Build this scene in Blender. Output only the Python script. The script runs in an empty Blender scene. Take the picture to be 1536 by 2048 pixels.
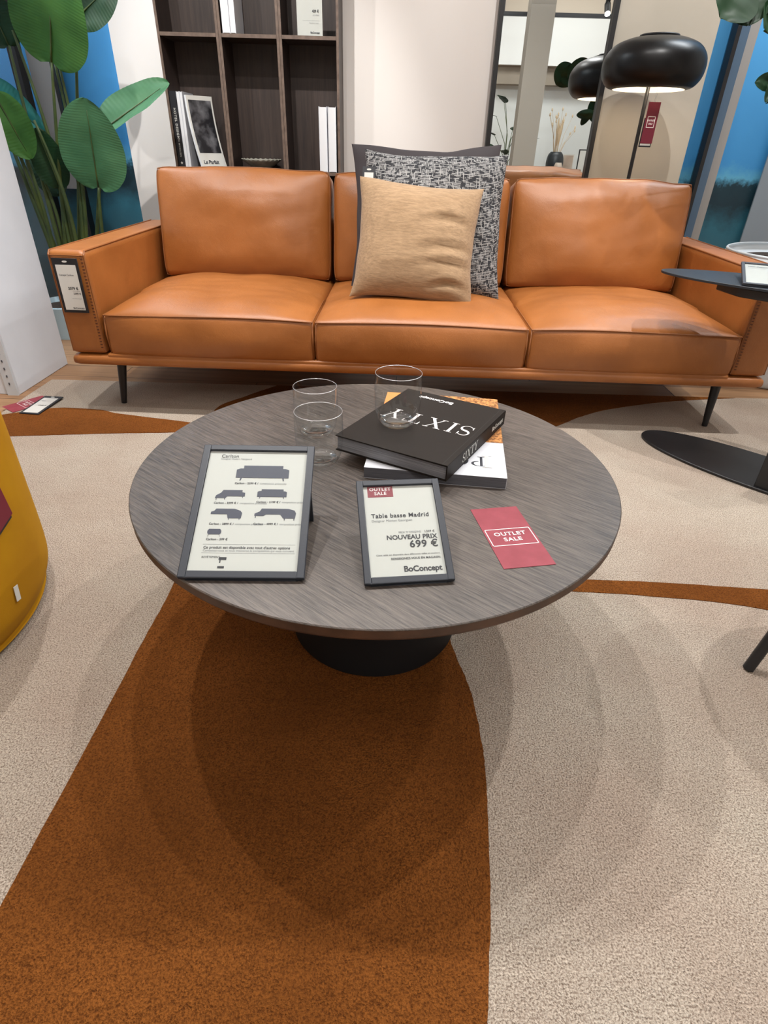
import bpy, bmesh, math, random
from mathutils import Vector, Matrix, Quaternion, noise
random.seed(7)
C = bpy.context.scene.collection
sc = bpy.context.scene
PI = math.pi

# ------------------------------------------------------------------ camera
F_PX, CAM_H, PITCH, ROLL, YAW = 1149.3, 0.864, 0.5675, 0.0306, 0.0149
cy, sy = math.cos(YAW), math.sin(YAW)
_r = Vector((cy, sy, 0)); _f = Vector((-sy, cy, 0)); _u = Vector((0, 0, 1))
_F = _f*math.cos(PITCH) - _u*math.sin(PITCH); _U = _f*math.sin(PITCH) + _u*math.cos(PITCH)
_R2 = _r*math.cos(ROLL) + _U*math.sin(ROLL); _U2 = _U*math.cos(ROLL) - _r*math.sin(ROLL)
cam_data = bpy.data.cameras.new('camera'); cam = bpy.data.objects.new('camera', cam_data); C.objects.link(cam)
cam_data.sensor_fit = 'VERTICAL'; cam_data.sensor_height = 36.0; cam_data.sensor_width = 27.0
cam_data.lens = 36.0*F_PX/2048.0; cam_data.clip_start = 0.02; cam_data.clip_end = 60
m = Matrix.Identity(4)
for i in range(3):
    m[i][0] = _R2[i]; m[i][1] = _U2[i]; m[i][2] = -_F[i]
m[2][3] = CAM_H
cam.matrix_world = m
sc.camera = cam
sc.cycles.transparent_max_bounces = 24

def at(px, py, Y):
    """point of the plane y=Y seen at this place of the photograph (used to measure positions)"""
    d = _F + _R2*((px-768)/F_PX) - _U2*((py-1024)/F_PX)
    t = Y/d.y
    return Vector((d.x*t, Y, CAM_H + d.z*t))

# ------------------------------------------------------------------ world, exposure
sc.view_settings.view_transform = 'Standard'; sc.view_settings.look = 'None'
sc.view_settings.gamma = 1.0; sc.view_settings.use_curve_mapping = False
sc.view_settings.exposure = 0.0
w = bpy.data.worlds.new('world'); sc.world = w; w.use_nodes = True
w.node_tree.nodes['Background'].inputs[0].default_value = (0.6, 0.65, 0.7, 1)
w.node_tree.nodes['Background'].inputs[1].default_value = 0.15

# ------------------------------------------------------------------ lights
def spot(x, y, z, tx, ty, tz, power, size=100, blend=.6, col=(1, .98, .955), rad=.018):
    l = bpy.data.lights.new('spot', 'SPOT'); l.energy = power; l.color = col
    l.spot_size = math.radians(size); l.spot_blend = blend; l.shadow_soft_size = rad
    o = bpy.data.objects.new('spot_light', l); C.objects.link(o); o.location = (x, y, z)
    o.rotation_euler = (Vector((tx, ty, tz))-Vector((x, y, z))).to_track_quat('-Z', 'Y').to_euler()
    return o
def area(x, y, z, sx, sy_, power, col=(1, .98, .96), rot=(0, 0, 0)):
    l = bpy.data.lights.new('area', 'AREA'); l.shape = 'RECTANGLE'; l.size = sx; l.size_y = sy_; l.energy = power; l.color = col
    o = bpy.data.objects.new('area_light', l); C.objects.link(o); o.location = (x, y, z); o.rotation_euler = rot
    return o
TY, TZ = 1.77, 2.7
spot(0.30, TY, TZ, 0.1, .1, 0, 74, 125)
spot(-0.36, TY, TZ, -.3, .2, 0, 86, 125)
spot(-1.03, TY, TZ, -.7, .3, 0, 112, 125)
spot(1.37, TY, TZ, .7, .2, 0, 118, 120)
spot(2.27, TY, TZ, 1.2, .4, 0, 76, 115)
# extra spots added on the track line to brighten wall and sofa back
spot(-.75, TY, TZ, -.75, 3.45, .93, 150, 44)
spot(.15, TY, TZ, .15, 3.5, 1.0, 34, 74)
spot(-1.5, TY, TZ, -1.3, 3.5, 1.1, 60, 80, col=(1, .98, .96))
spot(.9, TY, TZ, 1.0, 3.5, 1.1, 104, 74)
# heads over the coffee table aimed at the sofa, then added fill lights
spot(-.5, 1.17, TZ, -0.8, 2.7, .6, 44, 58)
spot(.14, 1.17, TZ, .85, 2.2, .4, 58, 50, .4)
spot(.2, 1.2, TZ, -1.62, 2.34, .7, 150, 30, .3, col=(.93, .97, 1))  # added to brighten the white partition, not a real head
area(0, -.2, 2.76, 4.5, 3.4, 15)  # added soft ambient fill, no fixture
area(0, -.6, 2.7, 2.6, 1.6, 15)  # added soft light to lift the foreground rug
# area lights added to brighten the murals and the far side of the shop
area(-2.1, 3.1, 2.7, 1.2, .3, 34, col=(.9, .96, 1), rot=(math.radians(25), 0, 0))
area(1.9, 3.2, 2.7, .8, .3, 34, col=(.9, .96, 1), rot=(math.radians(20), 0, 0))
area(1.9, -1.6, 2.74, 1.6, .8, 55, col=(1, .99, .97), rot=(math.radians(-15), 0, 0))

# ------------------------------------------------------------------ materials
def s2l(c):
    return tuple(((v/255)/12.92 if v/255 <= .04045 else ((v/255+.055)/1.055)**2.4) for v in c)
MATS = {}
class NT:
    def __init__(s, name):
        s.m = bpy.data.materials.new(name); s.m.use_nodes = True; s.t = s.m.node_tree
        s.b = s.t.nodes['Principled BSDF']; s.out = s.t.nodes['Material Output']
    def n(s, typ, **kw):
        x = s.t.nodes.new(typ)
        for k, v in kw.items():
            if k.startswith('i_'): x.inputs[k[2:].replace('_', ' ')].default_value = v
            else: setattr(x, k, v)
        return x
    def l(s, a, b): s.t.links.new(a, b)
def ramp(nt, fac, stops, interp='LINEAR'):
    r = nt.n('ShaderNodeValToRGB'); r.color_ramp.interpolation = interp
    e = r.color_ramp.elements
    while len(e) < len(stops): e.new(.5)
    for i, (p, c) in enumerate(stops):
        e[i].position = p; e[i].color = (*s2l(c), 1)
    nt.l(fac, r.inputs[0]); return r.outputs[0]
def mat(name, col, rough=.5, metal=0, spec=.5, col2=None, nscale=8, stretch=(1, 1, 1), bump=0, bscale=200, bdist=.001, rot=0, coat=0, sheen=0, emit=None, estr=1, detail=4, contrast=(.35, .65), extra=None):
    if name in MATS: return MATS[name]
    t = NT(name); b = t.b
    b.inputs['Base Color'].default_value = (*s2l(col), 1); b.inputs['Roughness'].default_value = rough
    b.inputs['Metallic'].default_value = metal; b.inputs['Specular IOR Level'].default_value = spec
    b.inputs['Coat Weight'].default_value = coat; b.inputs['Sheen Weight'].default_value = sheen
    tc = t.n('ShaderNodeTexCoord'); mp = t.n('ShaderNodeMapping'); t.l(tc.outputs['Object'], mp.inputs[0])
    mp.inputs['Scale'].default_value = stretch; mp.inputs['Rotation'].default_value = (0, 0, rot)
    if col2:
        nz = t.n('ShaderNodeTexNoise', i_Scale=nscale, i_Detail=detail); t.l(mp.outputs[0], nz.inputs['Vector'])
        t.l(ramp(t, nz.outputs[0], [(contrast[0], col), (contrast[1], col2)]), b.inputs['Base Color'])
    if bump:
        nz = t.n('ShaderNodeTexNoise', i_Scale=bscale, i_Detail=3); t.l(mp.outputs[0], nz.inputs['Vector'])
        bp = t.n('ShaderNodeBump', i_Strength=bump, i_Distance=bdist); t.l(nz.outputs[0], bp.inputs['Height']); t.l(bp.outputs[0], b.inputs['Normal'])
    if emit:
        b.inputs['Emission Color'].default_value = (*s2l(emit), 1); b.inputs['Emission Strength'].default_value = estr
    MATS[name] = t.m
    return t.m

def mat_leather():
    t = NT('cognac_leather'); b = t.b
    tc = t.n('ShaderNodeTexCoord')
    n1 = t.n('ShaderNodeTexNoise', i_Scale=5.0, i_Detail=5); t.l(tc.outputs['Object'], n1.inputs['Vector'])
    t.l(ramp(t, n1.outputs[0], [(.3, (144, 86, 38)), (.7, (166, 102, 49))]), b.inputs['Base Color'])
    b.inputs['Roughness'].default_value = .42; b.inputs['Specular IOR Level'].default_value = .55
    v = t.n('ShaderNodeTexVoronoi', i_Scale=420.0); t.l(tc.outputs['Object'], v.inputs['Vector'])
    b1 = t.n('ShaderNodeBump', i_Strength=.35, i_Distance=.0006); t.l(v.outputs['Distance'], b1.inputs['Height'])
    n2 = t.n('ShaderNodeTexNoise', i_Scale=22.0, i_Detail=6, i_Distortion=.4); t.l(tc.outputs['Object'], n2.inputs['Vector'])
    b2 = t.n('ShaderNodeBump', i_Strength=.5, i_Distance=.003); t.l(n2.outputs[0], b2.inputs['Height']); t.l(b1.outputs[0], b2.inputs['Normal'])
    t.l(b2.outputs[0], b.inputs['Normal'])
    return t.m
def mat_rug(name, a, bcol, dark, sheen):
    t = NT(name); b = t.b; tc = t.n('ShaderNodeTexCoord')
    big = t.n('ShaderNodeTexNoise', i_Scale=3.2, i_Detail=3); t.l(tc.outputs['Object'], big.inputs['Vector'])
    col = ramp(t, big.outputs[0], [(.35, a), (.65, bcol)])
    fine = t.n('ShaderNodeTexNoise', i_Scale=380.0, i_Detail=3, i_Distortion=.3); t.l(tc.outputs['Object'], fine.inputs['Vector'])
    mask = t.n('ShaderNodeMapRange'); mask.inputs[1].default_value = .30; mask.inputs[2].default_value = .60; t.l(fine.outputs[0], mask.inputs[0])
    mx = t.n('ShaderNodeMix', data_type='RGBA'); mx.inputs[6].default_value = (*s2l(dark), 1)  # low pile goes dark: crevice shade put into the colour
    t.l(mask.outputs[0], mx.inputs[0]); t.l(col, mx.inputs[7]); t.l(mx.outputs[2], b.inputs['Base Color'])
    b.inputs['Roughness'].default_value = .95; b.inputs['Specular IOR Level'].default_value = .1
    b.inputs['Sheen Weight'].default_value = sheen; b.inputs['Sheen Roughness'].default_value = .5
    b.inputs['Sheen Tint'].default_value = (*s2l(bcol), 1)
    b1 = t.n('ShaderNodeBump', i_Strength=1.0, i_Distance=.006); t.l(fine.outputs[0], b1.inputs['Height'])
    b2 = t.n('ShaderNodeBump', i_Strength=.5, i_Distance=.02); mid = t.n('ShaderNodeTexNoise', i_Scale=14.0, i_Detail=3); t.l(tc.outputs['Object'], mid.inputs['Vector'])
    t.l(mid.outputs[0], b2.inputs['Height']); t.l(b1.outputs[0], b2.inputs['Normal']); t.l(b2.outputs[0], b.inputs['Normal'])
    return t.m
def mat_wood(name, a, b_, rot, rough=.45, scale=1.0, bump=.3, grain=90, spec=.5):
    t = NT(name); b = t.b; tc = t.n('ShaderNodeTexCoord'); mp = t.n('ShaderNodeMapping'); t.l(tc.outputs['Object'], mp.inputs[0])
    mp0 = t.n('ShaderNodeMapping'); t.l(tc.outputs['Object'], mp0.inputs[0]); mp0.inputs['Rotation'].default_value = rot
    t.l(mp0.outputs[0], mp.inputs[0]); mp.inputs['Scale'].default_value = (.05*scale, 1*scale, 1*scale)
    n1 = t.n('ShaderNodeTexNoise', i_Scale=float(grain), i_Detail=6, i_Roughness=.7, i_Distortion=.3); t.l(mp.outputs[0], n1.inputs['Vector'])
    n2 = t.n('ShaderNodeTexNoise', i_Scale=3.0, i_Detail=3); t.l(mp0.outputs[0], n2.inputs['Vector'])
    ad = t.n('ShaderNodeMath', operation='MULTIPLY_ADD'); ad.inputs[1].default_value = .35; t.l(n2.outputs[0], ad.inputs[0]); t.l(n1.outputs[0], ad.inputs[2])
    t.l(ramp(t, ad.outputs[0], [(.50, a), (.84, b_)]), b.inputs['Base Color'])
    b.inputs['Roughness'].default_value = rough; b.inputs['Specular IOR Level'].default_value = spec
    bp = t.n('ShaderNodeBump', i_Strength=bump, i_Distance=.0008); t.l(n1.outputs[0], bp.inputs['Height']); t.l(bp.outputs[0], b.inputs['Normal'])
    return t.m
def mat_tweed():
    t = NT('tweed_fabric'); b = t.b; tc = t.n('ShaderNodeTexCoord')
    def thr(scale, stretch, lo, hi):
        mp = t.n('ShaderNodeMapping'); mp.inputs['Scale'].default_value = stretch; t.l(tc.outputs['Object'], mp.inputs[0])
        n = t.n('ShaderNodeTexNoise', i_Scale=scale, i_Detail=1); t.l(mp.outputs[0], n.inputs['Vector'])
        r = t.n('ShaderNodeMapRange'); r.inputs[1].default_value = lo; r.inputs[2].default_value = hi; t.l(n.outputs[0], r.inputs[0]); return r.outputs[0]
    def wav(d, s):
        w_ = t.n('ShaderNodeTexWave', bands_direction=d, i_Scale=s, i_Distortion=.5); w_.inputs['Detail'].default_value = 1; w_.inputs['Detail Scale'].default_value = 3
        t.l(tc.outputs['Object'], w_.inputs['Vector']); r = t.n('ShaderNodeMapRange'); r.inputs[1].default_value = .42; r.inputs[2].default_value = .62
        t.l(w_.outputs[1], r.inputs[0]); return r.outputs[0]
    def mul(a, c, op='MULTIPLY'):
        x = t.n('ShaderNodeMath', operation=op); t.l(a, x.inputs[0]); t.l(c, x.inputs[1]); return x.outputs[0]
    h = mul(wav('Y', 58), thr(120, (.4, 1, 1), .43, .53))
    v = mul(wav('X', 58), thr(120, (1, .4, 1), .50, .60))
    f = mul(h, v, 'MAXIMUM')
    t.l(ramp(t, f, [(.2, (38, 38, 42)), (.7, (156, 154, 152))]), b.inputs['Base Color'])
    b.inputs['Roughness'].default_value = .9
    bp = t.n('ShaderNodeBump', i_Strength=.6, i_Distance=.002); t.l(f, bp.inputs['Height']); t.l(bp.outputs[0], b.inputs['Normal'])
    return t.m
def mat_linen():
    t = NT('sand_linen'); b = t.b; tc = t.n('ShaderNodeTexCoord'); mp = t.n('ShaderNodeMapping'); t.l(tc.outputs['Object'], mp.inputs[0])
    mp.inputs['Scale'].default_value = (.18, 1, 1); mp.inputs['Rotation'].default_value = (0, 0, -.06)
    n1 = t.n('ShaderNodeTexNoise', i_Scale=160.0, i_Detail=5, i_Roughness=.7); t.l(mp.outputs[0], n1.inputs['Vector'])
    t.l(ramp(t, n1.outputs[0], [(.3, (132, 106, 78)), (.7, (166, 136, 103))]), b.inputs['Base Color'])
    b.inputs['Roughness'].default_value = .9; b.inputs['Sheen Weight'].default_value = .15
    n2 = t.n('ShaderNodeTexNoise', i_Scale=28.0, i_Detail=5, i_Distortion=.6); mp2 = t.n('ShaderNodeMapping'); mp2.inputs['Scale'].default_value = (.5, 1, 1)
    t.l(tc.outputs['Object'], mp2.inputs[0]); t.l(mp2.outputs[0], n2.inputs['Vector'])
    b1 = t.n('ShaderNodeBump', i_Strength=.5, i_Distance=.001); t.l(n1.outputs[0], b1.inputs['Height'])
    b2 = t.n('ShaderNodeBump', i_Strength=.5, i_Distance=.004); t.l(n2.outputs[0], b2.inputs['Height']); t.l(b1.outputs[0], b2.inputs['Normal']); t.l(b2.outputs[0], b.inputs['Normal'])
    return t.m
def mat_mural():
    t = NT('ocean_mural_print'); b = t.b; tc = t.n('ShaderNodeTexCoord'); sp = t.n('ShaderNodeSeparateXYZ'); t.l(tc.outputs['Object'], sp.inputs[0])
    n1 = t.n('ShaderNodeTexNoise', i_Scale=9.0, i_Detail=8, i_Roughness=.65); t.l(tc.outputs['Object'], n1.inputs['Vector'])
    ad = t.n('ShaderNodeMath', operation='MULTIPLY_ADD'); ad.inputs[1].default_value = .22; t.l(n1.outputs[0], ad.inputs[0]); t.l(sp.outputs['Z'], ad.inputs[2])
    mr = t.n('ShaderNodeMapRange'); mr.inputs[1].default_value = .2; mr.inputs[2].default_value = 1.8; t.l(ad.outputs[0], mr.inputs[0])
    t.l(ramp(t, mr.outputs[0], [(.05, (60, 96, 110)), (.27, (40, 98, 116)), (.34, (12, 44, 56)), (.395, (14, 50, 62)), (.42, (90, 165, 200)), (.47, (58, 140, 200)), (1, (84, 166, 222))]), b.inputs['Base Color'])
    b.inputs['Roughness'].default_value = .55
    return t.m
def mat_leaf(name, a, b_):
    t = NT(name); b = t.b; tc = t.n('ShaderNodeTexCoord')
    n1 = t.n('ShaderNodeTexNoise', i_Scale=7.0, i_Detail=4); t.l(tc.outputs['Object'], n1.inputs['Vector'])
    t.l(ramp(t, n1.outputs[0], [(.35, a), (.65, b_)]), b.inputs['Base Color'])
    b.inputs['Roughness'].default_value = .5; b.inputs['Specular IOR Level'].default_value = .3
    return t.m
def mat_pane(name, rough=.02, fac=1.0, base=.035):
    """thin clear glass: what is behind shows, with a Fresnel reflection on top"""
    t = NT(name); t.t.nodes.remove(t.b)
    tr = t.n('ShaderNodeBsdfTransparent'); tr.inputs[0].default_value = (.97, .98, .98, 1)
    gl = t.n('ShaderNodeBsdfGlossy'); gl.inputs['Roughness'].default_value = rough
    lw = t.n('ShaderNodeLayerWeight'); lw.inputs['Blend'].default_value = .5; pw_ = t.n('ShaderNodeMath', operation='POWER'); pw_.inputs[1].default_value = 4.0; t.l(lw.outputs['Facing'], pw_.inputs[0])
    mu = t.n('ShaderNodeMath', operation='MULTIPLY_ADD'); mu.inputs[1].default_value = .9*fac; mu.inputs[2].default_value = base; mu.use_clamp = True
    t.l(pw_.outputs[0], mu.inputs[0]); mx = t.n('ShaderNodeMixShader'); t.l(mu.outputs[0], mx.inputs[0]); t.l(tr.outputs[0], mx.inputs[1]); t.l(gl.outputs[0], mx.inputs[2])
    t.l(mx.outputs[0], t.out.inputs[0]); return t.m
def mat_glass():
    t = NT('clear_glass'); b = t.b; b.inputs['Base Color'].default_value = (1, 1, 1, 1); b.inputs['Roughness'].default_value = 0
    b.inputs['Transmission Weight'].default_value = 1; b.inputs['IOR'].default_value = 1.5; return t.m
def mat_floor():
    t = NT('oak_floor'); b = t.b; tc = t.n('ShaderNodeTexCoord')
    br = t.n('ShaderNodeTexBrick'); t.l(tc.outputs['Object'], br.inputs['Vector'])
    br.inputs['Scale'].default_value = 1.0; br.inputs['Brick Width'].default_value = 1.2; br.inputs['Row Height'].default_value = .14; br.inputs['Mortar Size'].default_value = .002
    br.inputs['Color1'].default_value = (*s2l((150, 112, 80)), 1); br.inputs['Color2'].default_value = (*s2l((172, 134, 98)), 1); br.inputs['Mortar'].default_value = (*s2l((80, 58, 40)), 1)
    mp = t.n('ShaderNodeMapping'); mp.inputs['Scale'].default_value = (.06, 1, 1); t.l(tc.outputs['Object'], mp.inputs[0])
    n1 = t.n('ShaderNodeTexNoise', i_Scale=40.0, i_Detail=5); t.l(mp.outputs[0], n1.inputs['Vector'])
    mx = t.n('ShaderNodeMix', data_type='RGBA', blend_type='MULTIPLY'); mx.inputs[0].default_value = .6
    t.l(br.outputs[0], mx.inputs[6]); t.l(ramp(t, n1.outputs[0], [(.3, (170, 160, 150)), (.7, (255, 255, 255))]), mx.inputs[7]); t.l(mx.outputs[2], b.inputs['Base Color'])
    b.inputs['Roughness'].default_value = .5; return t.m

LEATHER = mat_leather()
SEAM = mat('leather_piping', (134, 80, 38), .5)
STITCH = mat('leather_stitch', (92, 48, 22), .7)
RUGB = mat_rug('beige_pile', (200, 182, 166), (216, 204, 188), (128, 110, 96), .2)
RUGO = mat_rug('rust_pile', (120, 70, 28), (148, 89, 39), (86, 47, 18), .3)
TOPW = mat_wood('dark_oak_top', (40, 35, 32), (104, 94, 87), (0, 0, math.radians(38)), rough=.42, grain=360, bump=.5, spec=.6)
EDGEW = mat('table_edge_wood', (86, 60, 44), .5, col2=(66, 46, 34), nscale=30)
SHELFW = mat_wood('smoked_oak', (38, 29, 26), (62, 49, 43), (0, math.radians(90), 0), rough=.5, grain=60, bump=.15)
SHELFE = mat('smoked_oak_edge', (112, 94, 82), .5, col2=(92, 76, 66), nscale=40, stretch=(1, 1, 1))
BLACKM = mat('black_powder_metal', (26, 26, 28), .42, bump=.15, bscale=600)
BLACKT = mat('black_matt_table', (30, 34, 40), .45, bump=.15, bscale=900)
BASEM = mat('black_matt_base', (20, 20, 22), .6, spec=.3, bump=.2, bscale=700)
FRAMEM = mat('charcoal_sign_frame', (46, 50, 58), .5, bump=.3, bscale=300, bdist=.0004)
PAPER = mat('white_paper', (204, 204, 198), .6)
PAPERG = mat('grey_card', (205, 203, 198), .6)
INK = mat('dark_ink', (40, 42, 50), .6)
INKG = mat('grey_ink', (128, 130, 134), .6)
RED = mat('burgundy_card', (134, 46, 58), .55, bump=.1, bscale=900, col2=(146, 56, 68), nscale=30)
REDB = mat('burgundy_tag', (112, 28, 48), .5)
WINK = mat('white_ink', (238, 232, 230), .6)
WALLW = mat('white_plaster', (228, 223, 218), .8, bump=.1, bscale=60, bdist=.002)
WALLG = mat('greige_plaster', (190, 181, 166), .8, col2=(182, 173, 158), nscale=3, bump=.1, bscale=60, bdist=.002)
PILLAR = mat('white_partition', (216, 220, 226), .6, bump=.08, bscale=40, bdist=.002, col2=(210, 214, 220), nscale=6)
CEIL = mat('ceiling_paint', (225, 222, 216), .9)
FLOOR = mat_floor()
MURAL = mat_mural()
TWEED = mat_tweed(); LINEN = mat_linen()
DARKF = mat('dark_brown_fabric', (56, 50, 52), .85, bump=.4, bscale=500)
VELVET = mat('mustard_velvet', (184, 134, 14), .85, col2=(166, 116, 10), nscale=5, sheen=0, spec=.2, bump=.15, bscale=300)
GLASSB = mat_pane('thick_glass', .02, 1.0, .13); GLASSR = mat_pane('glass_rim', .35, .6, .6); GLASSW = mat_pane('thin_glass_wall', 0, .9, .04); PANE = mat_pane('sign_pane', .08, 1.0)
BOOKB = mat('brown_book_cloth', (32, 26, 22), .55, spec=.2, bump=.15, bscale=900)
PAGES = mat('page_block', (150, 150, 154), .7, stretch=(1, 1, 90), col2=(112, 112, 118), nscale=12)
PAGEW = mat('white_page_block', (222, 224, 226), .7)
BKWHITE = mat('white_book_cover', (220, 222, 228), .5)
BKBLACK = mat('black_book_cover', (30, 30, 36), .5)
GOLD = mat('amber_photo_print', (216, 150, 86), .4, col2=(120, 76, 40), nscale=160, detail=6, contrast=(.4, .6))
ORANGEP = mat('orange_photo_print', (226, 150, 84), .45)
LEAFA = mat_leaf('leaf_green', (50, 92, 38), (68, 112, 50)); LEAFB = mat_leaf('leaf_blue_green', (60, 106, 72), (78, 126, 88)); LEAFC = mat_leaf('leaf_dark', (16, 42, 22), (26, 58, 30))
STEM = mat('plant_stem', (78, 92, 44), .5, col2=(54, 72, 40), nscale=10)
POTW = mat('white_pot', (206, 212, 216), .4)
SOIL = mat('potting_soil', (50, 38, 28), .95, bump=.8, bscale=80, bdist=.01)
MIRROR = mat('mirror_silver', (228, 232, 232), 0.0, metal=1)
SHADEIN = mat('white_shade_lining', (240, 236, 226), .6)
BULB = mat('lit_bulb', (255, 250, 240), .5, emit=(255, 236, 205), estr=14)
SPOTGLOW = mat('lit_spot_lens', (255, 255, 255), .5, emit=(255, 252, 240), estr=30)
SLATE = mat('slate_blue_metal', (78, 100, 122), .4)
GREYD = mat('grey_panel', (150, 146, 142), .8)
GREYB = mat('blue_grey_panel', (116, 130, 148), .5)
BOWL = mat('grey_green_ceramic', (136, 134, 122), .5, col2=(160, 158, 146), nscale=30)
WOODD = mat_wood('walnut', (92, 62, 44), (130, 92, 66), (0, 0, 0), grain=60)
PAMPAS = mat('dried_grass', (206, 186, 156), .9)

# ------------------------------------------------------------------ mesh helpers
class MB:
    def __init__(s): s.v = []; s.f = []; s.mi = []; s.cur = 0
    def add(s, vs, fs):
        o = len(s.v); s.v += [Vector(p) for p in vs]; s.f += [tuple(i+o for i in f) for f in fs]; s.mi += [s.cur]*len(fs)
        return s
    def box(s, x0, x1, y0, y1, z0, z1):
        return s.add([(x, y, z) for z in (z0, z1) for y in (y0, y1) for x in (x0, x1)],
                     [(0, 2, 3, 1), (4, 5, 7, 6), (0, 1, 5, 4), (2, 6, 7, 3), (0, 4, 6, 2), (1, 3, 7, 5)])
    def prism(s, pts, z0, z1, M=None):
        n = len(pts); vs = [Vector((p[0], p[1], z0)) for p in pts]+[Vector((p[0], p[1], z1)) for p in pts]
        if M: vs = [M @ p for p in vs]
        a = sum(pts[i][0]*pts[(i+1) % n][1]-pts[(i+1) % n][0]*pts[i][1] for i in range(n))
        fs = [tuple(range(n, 2*n)), tuple(reversed(range(n)))]+[(i, (i+1) % n, (i+1) % n+n, i+n) for i in range(n)]
        if a < 0: fs = [tuple(reversed(f)) for f in fs]
        return s.add(vs, fs)
    def tube(s, pts, r, n=10, cap=True):
        pts = [Vector(p) for p in pts]; rs = r if isinstance(r, (list, tuple)) else [r]*len(pts); vs = []; fs = []
        up = None
        for i, p in enumerate(pts):
            d = (pts[min(i+1, len(pts)-1)]-pts[max(i-1, 0)]).normalized()
            if up is None: up = d.orthogonal().normalized()
            up = (up-d*up.dot(d)).normalized(); q = d.cross(up)
            for k in range(n):
                a = 2*PI*k/n; vs.append(p+(up*math.cos(a)+q*math.sin(a))*rs[i])
        for i in range(len(pts)-1):
            for k in range(n): fs.append((i*n+k, i*n+(k+1) % n, (i+1)*n+(k+1) % n, (i+1)*n+k))
        if cap: fs += [tuple(reversed(range(n))), tuple(range((len(pts)-1)*n, len(pts)*n))]
        return s.add(vs, fs)
    def loop(s, pts, r, n=8):
        pts = [Vector(p) for p in pts]; N = len(pts); vs = []; fs = []
        for i, p in enumerate(pts):
            d = (pts[(i+1) % N]-pts[i-1]).normalized(); up = Vector((0, 0, 1)); 
            if abs(d.z) > .95: up = Vector((0, 1, 0))
            up = (up-d*up.dot(d)).normalized(); q = d.cross(up)
            for k in range(n):
                a = 2*PI*k/n; vs.append(p+(up*math.cos(a)+q*math.sin(a))*r)
        for i in range(N):
            j = (i+1) % N
            for k in range(n): fs.append((i*n+k, i*n+(k+1) % n, j*n+(k+1) % n, j*n+k))
        return s.add(vs, fs)
    def lathe(s, prof, n=64, c=(0, 0), caps=True):
        vs = []; fs = []
        for r, z in prof:
            for k in range(n): a = 2*PI*k/n; vs.append((c[0]+r*math.cos(a), c[1]+r*math.sin(a), z))
        for i in range(len(prof)-1):
            for k in range(n): fs.append((i*n+k, i*n+(k+1) % n, (i+1)*n+(k+1) % n, (i+1)*n+k))
        if caps:
            if prof[0][0] > 1e-5: fs.append(tuple(reversed(range(n))))
            if prof[-1][0] > 1e-5: fs.append(tuple(range((len(prof)-1)*n, len(prof)*n)))
        return s.add(vs, fs)
    def grid(s, fn, nu, nv):
        vs = [fn(i/nu, j/nv) for j in range(nv+1) for i in range(nu+1)]; w_ = nu+1
        return s.add(vs, [(j*w_+i, j*w_+i+1, (j+1)*w_+i+1, (j+1)*w_+i) for j in range(nv) for i in range(nu)])
    def build(s, name, mats, parent=None, smooth=False, bevel=0, world=None, seg=2, merge=False, angle=None):
        me = bpy.data.meshes.new(name)
        off = Vector(world) if world is not None else Vector((0, 0, 0))
        me.from_pydata([p-off for p in s.v], [], s.f)
        if not isinstance(mats, (list, tuple)): mats = [mats]
        for m_ in mats: me.materials.append(m_)
        for p, i in zip(me.polygons, s.mi): p.material_index = i
        if merge or bevel:
            bm = bmesh.new(); bm.from_mesh(me); bmesh.ops.remove_doubles(bm, verts=bm.verts, dist=1e-6); bmesh.ops.recalc_face_normals(bm, faces=bm.faces); bm.to_mesh(me); bm.free()
        if smooth:
            for p in me.polygons: p.use_smooth = True
            if angle: me.set_sharp_from_angle(angle=math.radians(angle))
        me.update()
        o = bpy.data.objects.new(name, me); C.objects.link(o)
        if parent: o.parent = parent
        if bevel:
            b = o.modifiers.new('bevel', 'BEVEL'); b.width = bevel; b.segments = seg; b.limit_method = 'ANGLE'; b.angle_limit = math.radians(40)
            for p in me.polygons: p.use_smooth = True
            me.set_sharp_from_angle(angle=math.radians(50))
        return o
def tag(o, label, cat, group=None, kind=None):
    o['label'] = label; o['category'] = cat
    if group: o['group'] = group
    if kind: o['kind'] = kind
    return o
def thing(name, label, cat, loc=(0, 0, 0), rotz=0, group=None, matrix=None):
    o = bpy.data.objects.new(name, None); C.objects.link(o); o.empty_display_size = .05
    if matrix is not None: o.matrix_world = matrix
    else: o.location = loc; o.rotation_euler = (0, 0, rotz)
    return tag(o, label, cat, group)
def struct(o): o['kind'] = 'structure'; return o
def sm(a, b, x):
    t = min(1, max(0, (x-a)/(b-a))); return t*t*(3-2*t)

# text -> mesh (local plane x right, y up)
def text_mesh(body, size, bold=0, align='LEFT', space=1.0):
    cu = bpy.data.curves.new('lettering', 'FONT'); cu.body = body; cu.size = size; cu.align_x = align; cu.align_y = 'CENTER'
    cu.offset = bold*size; cu.resolution_u = 3; cu.space_character = space
    o = bpy.data.objects.new('lettering', cu); C.objects.link(o)
    bpy.context.view_layer.update()
    dg = bpy.context.evaluated_depsgraph_get()
    me = bpy.data.meshes.new_from_object(o.evaluated_get(dg))
    bpy.data.objects.remove(o); return me
def text(body, size, mt, parent, M, bold=0, align='LEFT', space=1.0, name='lettering'):
    me = text_mesh(body, size, bold, align, space); me.materials.clear(); me.materials.append(mt)
    o = bpy.data.objects.new(name, me); C.objects.link(o)
    if parent: o.parent = parent
    o.matrix_local = M; return o
def T(x, y, z=0): return Matrix.Translation((x, y, z))

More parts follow.
